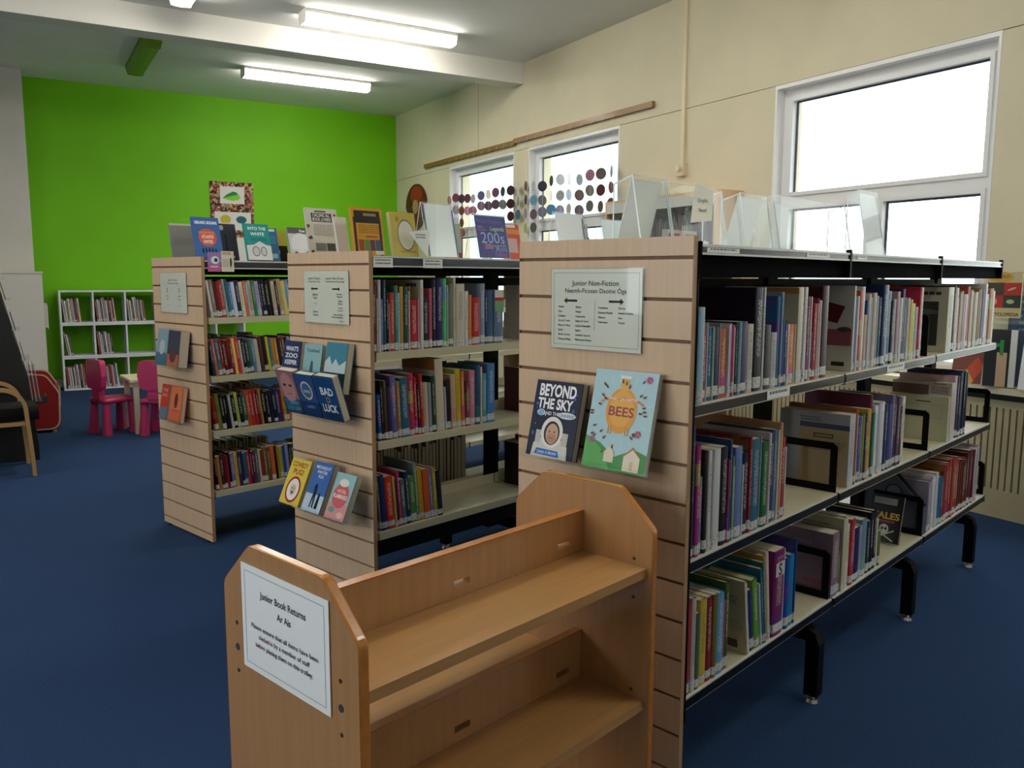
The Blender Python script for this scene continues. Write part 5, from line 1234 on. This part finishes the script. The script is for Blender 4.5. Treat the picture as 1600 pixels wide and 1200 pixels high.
easel('clear holder with a blank white sheet catching the light, middle unit top', 2.475, 2.72, .195, .235, R_SIDE + .10, math.radians(11), 'e4eeee', lambda p, w, h: (p.rect(-w / 2 - .004, .004, -w / 2 + .004, h * .97, '5c6c98'), p.rect(w / 2 - .006, .004, w / 2 + .002, h * .9, '4c6094')))
def fn(p, w, h):
    p.rect(-w / 2, 0.004, w / 2, h * .96, '4c4c88'); p.text('World Religions', -.01, h * .80, .026, '5c64a8', width=w * .8); p.text('Fables', -w * .44, h * .69, .014, '98a098', 'L'); p.text('Fairytales', -w * .44, h * .63, .014, 'a87484', 'L'); p.text('Legends', w * .42, h * .635, .028, 'b8c898', 'R', width=w * .46)
    p.text('200s', 0, h * .35, .072, '98acd8', width=w * .78, bold=.0); p.text('200s', -w * .16, h * .22, .034, 'c88c94', width=w * .27); p.text('Legends', w * .42, h * .27, .018, 'a8a070', 'R', width=w * .45); p.text('Myths', w * .44, h * .17, .03, '5c94d0', 'R', width=w * .38); p.text('Fables', w * .42, h * .05, .03, '98508c', 'R', width=w * .4)
easel('purple-blue 200s sign about myths and legends on the middle unit', 2.775, 2.705, .21, .205, R_SIDE, math.radians(12), 'd8d8d8', fn)
face_book('small photo book leaning left of the 200s sign on the middle unit', .09, .16, .02, '8c9484', lambda p, w, h: (p.rect(-w / 2, 0, w / 2, h, 'a0a894'), p.ell(.0, h * .5, .025, .04, '58646c'), p.rect(-w / 2, 0, w / 2, h * .15, '9c4040')), UP(2.625, 2.83, ZT + .001), R_SIDE - .5, math.radians(12))
face_book('red and orange book right of the 200s sign on the middle unit', .13, .18, .014, 'b84c34', lambda p, w, h: (p.rect(-w / 2, 0, w / 2, h, 'c0503c'), p.rect(-w / 2, h * .72, w / 2, h * .86, 'd88040'), p.rect(-w * .2, h * .9, w * .3, h * .98, 'd8d4cc'), p.rect(-w * .2, h * .2, w * .3, h * .6, 'c0a0a0')), UP(3.05, 2.84, ZT + .001), R_SIDE, math.radians(12))
easel('clear holder with white sheet just left of the nearest end panel, middle unit', 3.40, 2.74, .235, .25, R_SIDE, math.radians(11), 'e4eaec', lambda p, w, h: p.rect(w / 2 - .012, .004, w / 2 - .002, h * .9, '6074a0'))
easel('smaller clear holder with a pale sheet, third along the middle unit', 3.765, 2.74, .20, .235, R_SIDE, math.radians(11), 'dcecec', lambda p, w, h: p.rect(w / 2 - .01, .004, w / 2 - .002, h * .9, '6c84a8'))
face_book('grey book with drawn spectacles between the white holders, middle unit', .09, .20, .03, 'a09c98', lambda p, w, h: (p.rect(-w / 2, 0, w / 2, h, 'b4b0b0'), p.ell(-.03, h * .45, .026, .04, '202024'), p.ell(-.03, h * .45, .022, .035, 'b4b0b0'), p.ell(.04, h * .45, .02, .04, '202024'), p.ell(.04, h * .45, .017, .035, '9c8c88'), p.scribble(-w * .1, h * .85, w * .3, h * .93, '686468', 1, .6, 2)), UP(3.573, 2.80, ZT + .001), R_SIDE, math.radians(10))
# nearest unit: large clear holders
def box_holder(label, u, v, w, h, d, sheet=None, rear=False, slope=.18):
    s = MB(); t = .003; k = slope * h
    for x in (-w / 2, w / 2 - t): s.prism([(0, 0), (d, 0), (d, h * .9), (k, h)], 'x', x, x + t, ACRYL)
    s.prism([(0, 0), (t, 0), (k + t, h), (k, h)], 'x', -w / 2 + t, w / 2 - t, ACRYL); s.box(-w / 2 + t, w / 2 - t, d - t, d, 0, h * .9, ACRYL); s.box(-w / 2 + t, w / 2 - t, t, d - t, 0, t, ACRYL)
    for x in (-w / 2 - .0012, w / 2): s.prism([(0, 0), (.004, 0), (k + .004, h - .004), (d - .004, h * .9 - .004), (d - .004, 0), (d, 0), (d, h * .9), (k, h)], 'x', x, x + .0012, EDGE)
    s.box(-w / 2, w / 2, k, k + t, h, h + .0015, EDGE)
    o = s.build('leaflet_holder', None, loc=UP(u, v, ZT + .0005), rot=(0, 0, R_SIDE)); tag(o, label, 'leaflet holder')
    if sheet:
        q = MB(); q.prism([(d - .008, .004), (d - .006, .004), (k + .012, h * .95), (k + .01, h * .95)] if rear else [(.004, .004), (.006, .004), (k + .006, h * .95), (k + .004, h * .95)], 'x', -w / 2 + .006, w / 2 - .006, M(sheet, .2)); q.build('sheet', o)
    return o
box_holder('tall clear holder with a white sheet behind the nearest slatted end panel', 1.985, 1.30, .165, .195, .10, 'f4f4f2', True)
box_holder('wide clear holder with a Graphic Novel card on the nearest unit', 2.235, 1.31, .32, .19, .10)
s = MB(); s.prism([(-.065, 0), (.055, .012), (.06, .10), (-.045, .115)], 'y', -.0012, 0, M('dcd8c8', .4)); o = s.build('shelf_card', None, loc=UP(2.215, 1.305, ZT + .078), rot=(0, 0, R_SIDE)); tag(o, 'cream Graphic Novel card held in the wide clear holder', 'card')
p = Print(); p.y = -.0016; p.text('Graphic', .0, .062, .018, '5c5a58', rot=.06); p.text('Novel', .0, .034, .018, '5c5a58', rot=.06); p.build('lettering', o)
box_holder('clear holder with a white sheet in front of the wooden bookcase, nearest unit', 2.53, 1.27, .18, .185, .10, 'f4f4f2', True)
box_holder('wide empty clear holder below the window transom on the nearest unit', 2.95, 1.26, .60, .195, .10)
box_holder('clear holder with white and lilac sheet at the far end of the nearest unit', 3.40, 1.22, .19, .26, .09, 'ececf0')
for k, (u, c, l) in enumerate(((2.13, 'c04858', 'small red-labelled box'), (2.22, 'b88c58', 'small tan-labelled box'))):
    s = MB(); s.box(-.035, .035, 0, .02, 0, .055, M('d4ccc0', .5)); o = s.build('card_box', None, .002, 1, loc=UP(u, 1.345, ZT + .004), rot=(0, 0, R_SIDE)); tag(o, l + ' inside the clear holders of the nearest unit', 'box')
    p = Print(); p.rect(-.03, .01, .03, .045, c); p.build('print', o)
# ------------------------------------------------------------------ children's corner
WHT = M('d8dadc', .4, 0, .5)
# white cube bookcase in three stacked tiers
bx0, bx1, by0, by1 = .437, 2.62, 11.50, 11.86
r = empty('cube_bookcase', (bx0, by0, 0), (0, 0, 0), 'white three-tier cube bookcase against the green wall', 'bookcase')
cw = .362; ncol = 6
for k in range(3):
    z0 = .408 * k; s = MB(); W_ = ncol * cw + .02
    s.box(0, W_, 0, .36, z0 + .002, z0 + .022, WHT); s.box(0, W_, 0, .36, z0 + .388, z0 + .408, WHT)
    s.box(0, .022, 0, .36, z0 + .022, z0 + .388, WHT); s.box(W_ - .022, W_, 0, .36, z0 + .022, z0 + .388, WHT); s.build('tier_frame', r, .002, 1)
    for c in range(1, ncol):
        s = MB(); s.box(c * cw - .001, c * cw + .019, .002, .36, z0 + .022, z0 + .388, WHT); s.build('divider', r)
TN = ['bottom tier', 'middle tier', 'top tier']
CC = ['8c3c34 b8b4b0 c8c4c0 4c5870 d0ccc8 94746c c4c0bc 303844 b89c8c a83c30 c8c8c8 50606c', 'b4b0b0 c8bcb0 5c3c3c d4d0cc 8c9498 c4a4a0 44505c d0ccc8 9c5c54 bcb8b4 3c4450 c8c4bc', 'a8a49c c8c4c0 8c8474 d0ccc8 c49078 b8bcc0 48545c b03428 c8c0b8 707880 d0ccc8 5c5044']
fills = {(0, 0): 10, (0, 1): 11, (1, 0): 3, (1, 1): 8, (2, 0): 9, (2, 1): 11, (2, 2): 9, (0, 3): 6, (1, 3): 4, (2, 3): 5}
rk = random.Random(8)
CN = ['first', 'second', 'third', 'fourth']
for (k, c), n in fills.items():
    z = .408 * k + .0226; u = bx0 + c * cw + .024; pa = math.radians(14); first = True; ph = .28
    cols = (CC[rk.randrange(3)] + ' ' + CC[rk.randrange(3)]).split()
    for i in range(n):
        t = rk.uniform(.011, .021); h = rk.uniform(.25, .30); a = math.radians({True: 5, False: 9}[n > 5] + rk.uniform(-.5, 0)); a = min(a, pa)
        if first: u += math.tan(a) * h + .002; first = False
        if u + t / math.cos(a) > bx0 + (c + 1) * cw - .006: break
        shelf_book('picture_book', t, rk.uniform(.22, .25), h, cols[i], (u, by0 + .02 + rk.uniform(0, .015), z), (0, -a, 0), '%s %s picture book, %s from the left in the %s cube, %s' % (size_word(t), cname(cols[i]), ordinal(i + 1), CN[c], TN[k]), 'picture books in the white cube bookcase', parts=False)
        u += t / math.cos(a) + .004; pa = a
# small ornaments in the third cube
s = MB()
for k in range(4): s.cyl((k * .03, 0, 0), (k * .03, 0, .035), .014, M(['3c4044', 'b8b4ac', '5c6468', 'c0bcb8'][k], .5), .006, 8)
s.box(-.015, .105, -.012, .012, 0, .006, M('a8a49c', .5)); tag(s.build('ornament', None, loc=(1.27, 11.62, .0232)), 'small grey ornaments on a strip in the third bottom cube', 'ornament')
PINK = M('b42c5e', .35, 0, .5, .1)
def kids_chair():
    r = empty('kids_chair', (0, 0, 0), (0, 0, 0), 'pink plastic kids chair, whole in view, left of the small table', 'kids chair', 'pink kids chairs')
    s = MB(); s.prism(rounded([(-.155, -.14), (.155, -.125), (.155, .125), (-.155, .14)], .05), 'z', .285, .325, PINK); s.build('seat', r, .008, 2, True)
    s = MB()
    # backrest: paddle on a neck rising from the rear edge
    s.prism(rounded([(-.06, .31), (.06, .31), (.055, .43), (-.055, .43)], .01), 'x', -.155, -.105, PINK); s.build('neck', r, .012, 2)
    s = MB(); s.prism(rounded([(-.11, .41), (.11, .41), (.135, .53), (.12, .67), (-.12, .67), (-.135, .53)], .045), 'x', -.165, -.115, PINK); s.build('backrest', r, .012, 2)
    for x in (-.115, .115):
        for y in (-.10, .10):
            s = MB(); s.cyl((x * 1.12, y * 1.12, 0), (x, y, .29), .045, PINK, .030, 18); s.build('leg', r, .004, 1)
    return r
kc = kids_chair(); kc.location = (.69, 8.22, 0); kc.rotation_euler = (0, 0, math.radians(24))
clone(kc, (1.06, 7.975, 0), (0, 0, math.radians(62)), 'pink plastic kids chair partly hidden behind the farthest slatted end')
# the small table stands between and behind them
r = empty('kids_table', (1.16, 8.27, 0), (0, 0, math.radians(4)), 'low pale wooden kids table between the pink chairs', 'kids table')
KT = wood('d8d0b0', 'x', .05, .4); s = MB(); s.box(-.36, .36, -.26, .26, .47, .49, KT); s.build('tabletop', r, .006, 2)
s = MB(); s.box(-.30, .30, -.22, -.205, .41, .47, KT); s.box(-.30, .30, .205, .22, .41, .47, KT); s.box(-.31, -.295, -.22, .22, .41, .47, KT); s.box(.295, .31, -.22, .22, .41, .47, KT); s.build('apron', r)
for x in (-.31, .31):
    for y in (-.21, .21): s = MB(); s.box(x - .022, x + .022, y - .022, y + .022, 0, .47, KT); s.build('leg', r, .004, 1)
# red book box with rounded ends
r = empty('book_box', (-.005, 8.72, 0), (0, 0, math.radians(-3)), 'red rounded kids book box beside the white cupboard', 'book box')
RED = M('8c1414', .4, 0, .5, .2); EDG = M('d0b898', .5)
def box_side(): return rounded([(-.30, .03), (.29, .03), (.30, .36), (.20, .53), (-.28, .54), (-.30, .5)], .09)
for y in (-.24, .20):
    s = MB(); s.prism(box_side(), 'y', y, y + .02, RED); sd = s.build('side', r)
    s = MB(); O_ = box_side(); n = len(O_); v = [(a, y - .001, b_) for a, b_ in O_] + [(a, y + .021, b_) for a, b_ in O_]; cx, cz = 0, .28
    v += [(cx + (a - cx) * .965, y - .001, cz + (b_ - cz) * .965) for a, b_ in O_]; v += [(cx + (a - cx) * .965, y + .021, cz + (b_ - cz) * .965) for a, b_ in O_]
    fs = [(k, (k + 1) % n, (k + 1) % n + n, k + n) for k in range(n)] + [(k, (k + 1) % n, (k + 1) % n + 2 * n, k + 2 * n) for k in range(n)] + [(k + n, (k + 1) % n + n, (k + 1) % n + 3 * n, k + 3 * n) for k in range(n)]
    s.faces(v, fs, EDG); s.build('edging', sd)
s = MB(); s.box(-.27, .27, -.22, .20, .035, .06, RED); s.box(.262, .285, -.22, .20, .06, .40, M('7c1818', .5)); s.box(-.285, -.265, -.22, .20, .06, .5, RED); s.build('tray', r)
s = MB(); s.box(.286, .292, -.2, .18, .2, .37, M('5c7060', .5)); s.box(.286, .294, -.2, .18, .07, .18, RED); s.build('front_panel', r)
for x in (-.2, .24):
    for y in (-.2, .17): s = MB(); s.cyl((x, y, 0), (x, y, .034), .018, M('b08c58', .5)); s.build('foot', r)
for k, (c, l) in enumerate((('b8c8cc', 'pale blue book lying open on the red book box'), ('506c4c', 'green book leaning in the front of the red book box'))):
    o = shelf_book('box_book', .03, .24, .27, c, (.115 + k * .10, 8.57, .47 if k == 0 else .08), (0, -math.radians(78 if k == 0 else 4), 0), l, 'books in the red book box', parts=False, sticker=False)
# white cupboard in front of the pier
r = empty('cupboard', (-1.0, 11.16, 0), (0, 0, 0), 'tall plain white cupboard beside the green wall', 'cupboard')
CB = M('d0ccc4', .5); s = MB(); s.box(0, 1.27, .004, .30, .0, 1.425, CB); s.build('body', r, .003, 1)
s = MB(); s.box(-.01, 1.28, -.01, .305, 1.426, 1.448, CB); s.build('top', r, .003, 1)
s = MB(); s.box(.635, 1.268, 0, .003, .04, 1.42, CB); d_ = s.build('door', r); s = MB(); s.cyl((.66, -.02, .8), (.66, 0, .8), .012, CHROME); s.build('knob', d_)
s = MB(); s.box(1.271, 1.30, .02, .26, .80, 1.08, M('bcb8b0', .5)); s.box(1.30, 1.305, .02, .26, .78, 1.06, M('dcdcd8', .5)); s.build('side_pocket', r)
# black sloping display rack with clear ledges
r = empty('display_rack', (-.62, 7.55, 0), (0, 0, 0), 'black sloping leaflet rack at the left edge', 'display rack')
RK = M('0e0c0c', .6)
s = MB(); s.prism([(0, 0), (.70, 0), (.70, .10), (.66, .60), (.44, 1.62), (.36, 1.62)], 'y', -.30, .30, RK); s.build('body', r, .004, 1)
for (z, c1, l1) in ((1.37, 'c8a848', 'yellow'), (1.22, '8c4450', 'dusty red'), (.99, '3c4c70', 'slate blue'), (.76, '8c7c78', 'grey')):
    x = .66 - (z - .60) * .2157
    s = MB(); s.box(x - .004, x + .05, -.28, .28, z, z + .003, ACRYL); s.box(x + .048, x + .051, -.28, .28, z, z + .02, ACRYL); s.build('ledge', r)
    for j, y in enumerate((-.19, .02)):
        s = MB(); s.box(-.003, .003, -.08, .08, 0, .138, M(c1 if j == 0 else 'c4c0b8', .4)); o = s.build('leaflet', None, loc=(-.62 + x + .022, 7.55 + y, z + .004), rot=(0, -math.radians(12), 0))
        tag(o, '%s leaflet on the black rack, ledge %s' % (l1 if j == 0 else 'off-white far', {1.37: 'highest', 1.22: 'second down', .99: 'third down', .76: 'fourth down'}[z]), 'leaflet', 'leaflets on the black rack')
for k in range(5):
    s = MB(); s.box(0, .006, -.11, .11, 0, .29, M(['b8b4b0', '48484c', 'c8c4c0', '6c4c44', 'a8acb4'][k], .35)); o = s.build('magazine', None, loc=(.058 + k * .012, 7.43 + k * .01, .4385), rot=(0, -math.radians(5), 0))
    tag(o, '%s magazine at the foot of the black rack' % ['pale grey first', 'dark grey second', 'white third', 'brown fourth', 'blue-grey front'][k], 'magazine', 'magazines at the foot of the black rack')
s = MB(); s.box(0, .11, -.13, .17, 0, .012, RK); s.box(.098, .11, -.13, .17, .012, .05, RK); s.build('magazine_ledge', r, loc=(.665, -.10, .425))
# bentwood armchair
r = empty('armchair', (-.27, 6.90, 0), (0, 0, math.radians(4)), 'black upholstered armchair with bentwood arms at the left edge', 'armchair')
BW = wood('b08a58', 'z', .08, .35, .3)
for y in (-.235, .235):
    s = MB(); path = [(.29, y, 0), (.285, y, .12), (.268, y, .38), (.262, y, .47)]
    for k in range(1, 9): a = PI / 2 * k / 8; path.append((.262 - .15 * (1 - math.cos(a)), y, .47 + .15 * math.sin(a)))
    path += [(-.02, y, .62), (-.25, y, .60), (-.34, y, .56)]
    s.tube(path, .045, .026, BW); s.build('arm', r, .004, 1)
    s = MB(); s.tube([(-.33, y, 0), (-.34, y, .3), (-.345, y, .58)], .045, .026, BW); s.build('rear_leg', r, .003, 1)
    s = MB(); s.box(-.33, .262, y - .02 + (.02 if y < 0 else -.02), y + .02 + (.02 if y < 0 else -.02), .36, .385, BW); s.build('side_rail', r, .003, 1)
UPH = M('141210', .9, 0, .2, 0, .2, (60, 60, 60), .2)
s = MB(); s.box(-.30, .345, -.19, .19, .392, .48, UPH); s.build('seat_cushion', r, .035, 4, True)
s = MB(); s.prism([(-.36, .44), (-.27, .46), (-.40, .98), (-.46, .97)], 'y', -.19, .19, UPH); s.build('back_cushion', r, .025, 3, True)
# ------------------------------------------------------------------ discs on strings in the far windows
def disc_material():
    m, nt, b = newmat('painted_disc'); N = nt.nodes; L = nt.links
    tc = N.new('ShaderNodeTexCoord'); oi = N.new('ShaderNodeObjectInfo')
    ln = N.new('ShaderNodeVectorMath'); ln.operation = 'LENGTH'; L.new(tc.outputs['Object'], ln.inputs[0])
    mu = N.new('ShaderNodeMath'); mu.operation = 'MULTIPLY'; L.new(ln.outputs['Value'], mu.inputs[0])
    ad = N.new('ShaderNodeMath'); ad.operation = 'MULTIPLY_ADD'; L.new(oi.outputs['Random'], ad.inputs[0]); ad.inputs[1].default_value = 190; ad.inputs[2].default_value = 170; L.new(ad.outputs[0], mu.inputs[1])
    sn = N.new('ShaderNodeMath'); sn.operation = 'SINE'; L.new(mu.outputs[0], sn.inputs[0])
    nz = N.new('ShaderNodeTexNoise'); nz.inputs['Scale'].default_value = 60; L.new(tc.outputs['Object'], nz.inputs['Vector'])
    a2 = N.new('ShaderNodeMath'); a2.operation = 'ADD'; L.new(sn.outputs[0], a2.inputs[0]); L.new(nz.outputs[0], a2.inputs[1])
    cr = N.new('ShaderNodeValToRGB'); cr.color_ramp.interpolation = 'CONSTANT'
    for k, (p, c) in enumerate(((0, 0.35), (.3, 1.0), (.62, 1.7), (.85, .6))):
        e = cr.color_ramp.elements[k] if k < 2 else cr.color_ramp.elements.new(p); e.position = p; e.color = (c, c, c, 1)
    L.new(a2.outputs[0], cr.inputs[0])
    mx = N.new('ShaderNodeMix'); mx.data_type = 'RGBA'; mx.blend_type = 'MULTIPLY'; mx.inputs[0].default_value = 1; L.new(oi.outputs['Color'], mx.inputs[6]); L.new(cr.outputs[0], mx.inputs[7]); L.new(mx.outputs[2], b.inputs['Base Color']); b.inputs['Roughness'].default_value = .3
    return m
DISCM = disc_material()
dm_ = MB(); dm_.cyl((0, -.0008, 0), (0, .0008, 0), .056, DISCM, seg=28); dproto = dm_.build('hanging_disc'); DMESH = dproto.data; bpy.data.objects.remove(dproto)
XS = 4.962
# per string: its place along the wall, then (height, turn from the viewer in degrees, colour)
STR = [
    (10.014, [(2.4, 66, '7a1c1c')]),
    (9.83, [(2.417, -36, '8c5050'), (2.266, 44, '502028'), (2.116, 51, '606468'), (1.978, 30, '58585c')]),
    (9.667, [(2.394, -40, '4c4450'), (2.243, -50, '8c4c38'), (2.092, -61, '84443c'), (1.968, 30, '8c4840')]),
    (9.503, [(2.385, -42, '7c4460'), (2.232, 40, 'a04c6c')]),
    (9.355, [(2.37, -58, 'd8d4cc'), (2.225, 30, '8c3448')]),
    (9.145, [(2.391, -38, '7c6c9c'), (2.267, 30, '6c4858')]),
    (8.962, [(2.39, 58, 'b09040'), (2.255, 30, '4c2c38')]),
    (8.786, [(2.398, -40, '8c5474'), (2.26, -27, '6c4c54')]),
    (8.614, [(2.394, -63, '402850'), (2.247, 34, '94989c')]),
    (8.433, [(2.392, -35, '4c2c3c'), (2.243, -33, '4c2424'), (2.101, -44, '48242c')]),
    (8.27, [(2.405, -78, 'd8c0c4'), (2.259, -77, '5c8488'), (2.109, -58, '4c7c9c')]),
    (8.101, [(2.413, -73, '70503c'), (2.263, -73, '582c58'), (2.112, 74, '80608c'), (1.949, -70, 'ccc494')]),
    (7.935, [(2.4, -66, 'dcdcdc'), (2.246, -38, '7cb0cc'), (2.092, -45, '7c6c70'), (1.948, -51, '686868')]),
    (7.757, [(2.379, -28, '24283c'), (2.23, 35, '3c2c34'), (2.106, 30, '504c58')]),
    (7.581, [(2.42, -69, '505054'), (2.266, 76, '944c60'), (2.119, -20, '4c94bc')]),
    (7.411, [(2.416, 37, 'dcdcdc'), (2.253, -37, 'c8c8c8'), (2.1, 37, '8c7c9c')]),
    (7.251, [(2.403, 67, 'd0d4d0'), (2.248, 60, '6c8098'), (2.103, -64, 'd8d4cc'), (1.964, -11, '9c4890')]),
    (7.063, [(2.381, 53, '687078'), (2.228, 30, '745448'), (2.076, 33, '684454'), (1.947, 30, '544450')]),
    (6.884, [(2.409, -37, 'b88090'), (2.259, 40, '6c6048'), (2.108, -49, '787868')]),
    (6.704, [(2.404, -25, '6c4c44'), (2.248, -39, '6c2c34'), (2.09, -62, '7c4c58')]),
    (6.538, [(2.41, -77, '303034'), (2.259, 64, '9c5c54'), (2.107, -47, '784048'), (1.982, 30, '5c4448')]),
]
for si, (y, drops) in enumerate(STR):
    zlow = min(d[0] for d in drops)
    s = MB(); s.cyl((XS + .003, y, zlow - .05), (XS + .003, y, 2.90), .0012, M('dcdcd8', .5), seg=5); s.cyl((XS + .003, y, 2.90), (4.985, y, 2.935), .0012, M('dcdcd8', .5), seg=5)
    o = s.build('hanging_string'); tag(o, 'thin white string of discs, %s from the green wall' % ordinal(si + 1), 'string', 'strings of discs in the far windows')
    for di, (z, turn, c) in enumerate(drops):
        phi = math.atan2(-y, -XS) + math.radians(turn)
        o = bpy.data.objects.new('hanging_disc', DMESH); COL.objects.link(o); o.location = (XS, y, z); o.rotation_euler = (0, 0, phi + PI / 2)
        o.color = (*srgb(c), 1)
        tag(o, '%s painted disc, %s from the top on the %s string from the green wall' % (cname(c), ordinal(di + 1), ordinal(si + 1)), 'disc', 'painted discs hanging in the far windows')
# ------------------------------------------------------------------ wooden bookcase between the windows
CW = wood('d0ac84', 'z', .07, .4, .2)
r = empty('wooden_bookcase', (4.72, 4.88, 0), (0, 0, 0), 'tall pale wooden bookcase against the wall between the windows', 'bookcase')
s = MB(); s.box(0, .295, 0, .02, 0, 2.09, CW); s.build('side_panel', r, .002, 1); s = MB(); s.box(0, .295, 1.40, 1.42, 0, 2.09, CW); s.build('side_panel', r, .002, 1)
s = MB(); s.box(.285, .295, .02, 1.40, .06, 2.07, M('6c5c50', .7)); s.build('back_board', r); s = MB(); s.box(0, .295, .02, 1.40, 2.07, 2.09, CW); s.build('top', r)
for z in (.08, .5, .9, 1.28, 1.66): s = MB(); s.box(.01, .285, .02, 1.40, z - .02, z, CW); s.build('shelf', r)
s = MB(); s.box(0, .012, .02, 1.40, 1.98, 2.069, M('c8c4bc', .5)); s.build('header_strip', r)
rg = random.Random(5); FR = lambda u, v, z: Vector((4.72 + v, 4.88 + 1.40 - u, z))
for nm, z, n in (('top shelf', 1.66, 46), ('second shelf', 1.28, 46)):
    u = .03
    for k in range(n):
        t = rg.uniform(.018, .034); h = rg.uniform(.22, .29)
        if u + t > 1.37: break
        c = rg.choice(['2c2c34', '38343c', '4c3838', '343c48', '50484c', '2c2430', '5c4844', '403c58'])
        shelf_book('graphic_novel', t, .17, h, c, FR(u, .03, z + .0006), (0, 0, -PI / 2), '%s %s graphic novel, %s from the far end, %s of the wooden bookcase' % (size_word(t), cname(c), ordinal(k + 1), nm), 'graphic novels in the wooden bookcase', parts=False)
        u += t + .001
# ------------------------------------------------------------------ things on the window sill
SZ = .779
def sill_book(label, y, w, h, t, c, fn, z=SZ, tilt=12, x=4.90, rz=-PI / 2 + .25):
    return face_book(label, w, h, t, c, fn, (x, y, z), rz, math.radians(tilt), 'books displayed on the window sill')
sill_book('orange and yellow diamond-patterned book standing on the sill', 2.885, .21, .27, .02, 'c8a060', lambda p, w, h: (p.rect(-w / 2, 0, w / 2, h, 'd4c8a0'), p.rect(-w / 2, 0, w * .3, h, '7c4434'), p.poly([(-w * .1, h * .35), (w * .15, h * .62), (w * .33, h * .36), (w * .1, h * .08)], 'c8502c'), p.poly([(-w / 2, 0), (-w * .1, h * .33), (w * .1, h * .06), (w * .05, 0)], 'd0a044'), p.rect(w * .3, 0, w / 2, h, 'd8d0b8')))
s = MB(); s.box(-.09, .09, .0, .003, 0, .42, ACRYL); s.box(-.09, .09, -.05, 0, 0, .003, ACRYL); s.box(-.09, .09, -.05, 0, .395, .398, ACRYL); s.box(-.09, .09, .05, .053, 0, .395, ACRYL)
o = s.build('book_stand', None, loc=(4.885, 2.69, SZ + .001), rot=(0, 0, -PI / 2 + .25)); tag(o, 'clear two-tier book stand at the right end of the sill', 'book stand')
sill_book('black and white book with a green cactus, lower tier of the sill stand', 2.688, .165, .33, .02, '202024', lambda p, w, h: (p.rect(-w / 2, 0, w * .3, h, '1c1c20'), p.rect(w * .3, 0, w / 2, h, 'd8d8d4'), p.rect(-w * .1, 0, w * .22, h * .6, 'c8a888'), p.rect(-w * .02, h * .55, w * .1, h * .82, '2c8c3c'), p.rect(-w * .12, h * .7, w * .1, h * .76, '2c8c3c')), z=SZ + .006, tilt=1, x=4.852)
sill_book('WORLD ENCYCLOPEDIA book with red panels, upper tier of the sill stand', 2.688, .175, .255, .03, 'c8b880', lambda p, w, h: (p.rect(-w / 2, 0, w / 2, h, 'c4b484'), p.ell(-w * .1, h * .9, w * .36, h * .12, 'c89c3c'), p.text('WORLD', -w * .1, h * .89, .022, '705020', width=w * .5, bold=.03), p.rect(-w / 2, h * .5, 0, h * .78, '4c3c34'), p.rect(0, h * .5, w / 2, h * .78, 'b03424'), p.rect(-w / 2, h * .22, 0, h * .5, 'b03424'), p.rect(0, h * .22, w / 2, h * .5, '2c342c'), p.ell(w * .2, h * .36, .02, .012, 'b0b870'), p.ell(w * .22, h * .64, .024, .006, 'd8a888', 12, .4), p.ell(-w * .25, h * .36, .012, .018, 'd0a080'), p.rect(-w / 2, 0, w / 2, h * .2, 'c8b880'), p.text('ENCYCLOPEDIA', 0, h * .04, .026, '3c3424', width=w * .95, bold=.03)), z=SZ + .404, tilt=2, x=4.842)
s = MB(); s.prism([(0, 0), (.115, 0), (.115, .30), (.09, .34)], 'x', -.004, .004, ACRYL); s.box(-.10, .10, .0, .115, 0, .004, ACRYL); s.prism([(0, .004), (.003, .004), (.09, .34), (.087, .34)], 'x', -.10, .10, M('e4e6ea', .2, 0, .5, .4)); s.box(-.10, .10, .112, .115, .004, .30, ACRYL)
o = s.build('sloping_holder', None, loc=(4.868, 2.475, SZ + .001), rot=(0, 0, -PI / 2 + .25)); tag(o, 'sloping clear holder with a crumpled white sheet at the right frame edge', 'leaflet holder')
s = MB(); s.box(-.12, .12, 0, .02, 0, .66, M('44546c', .5)); o = s.build('display_board', None, .002, 1, loc=(4.99, 2.61, SZ + .001), rot=(0, 0, -PI / 2)); tag(o, 'tall slate blue board behind the sill stand', 'board')
p = Print(); p.rect(-.10, .1, .10, .62, '50607c'); p.ell(-.02, .55, .05, .03, '8c98a8'); p.scribble(-.06, .3, .08, .5, '8090a8', 5, .4, 2); p.build('print', o)
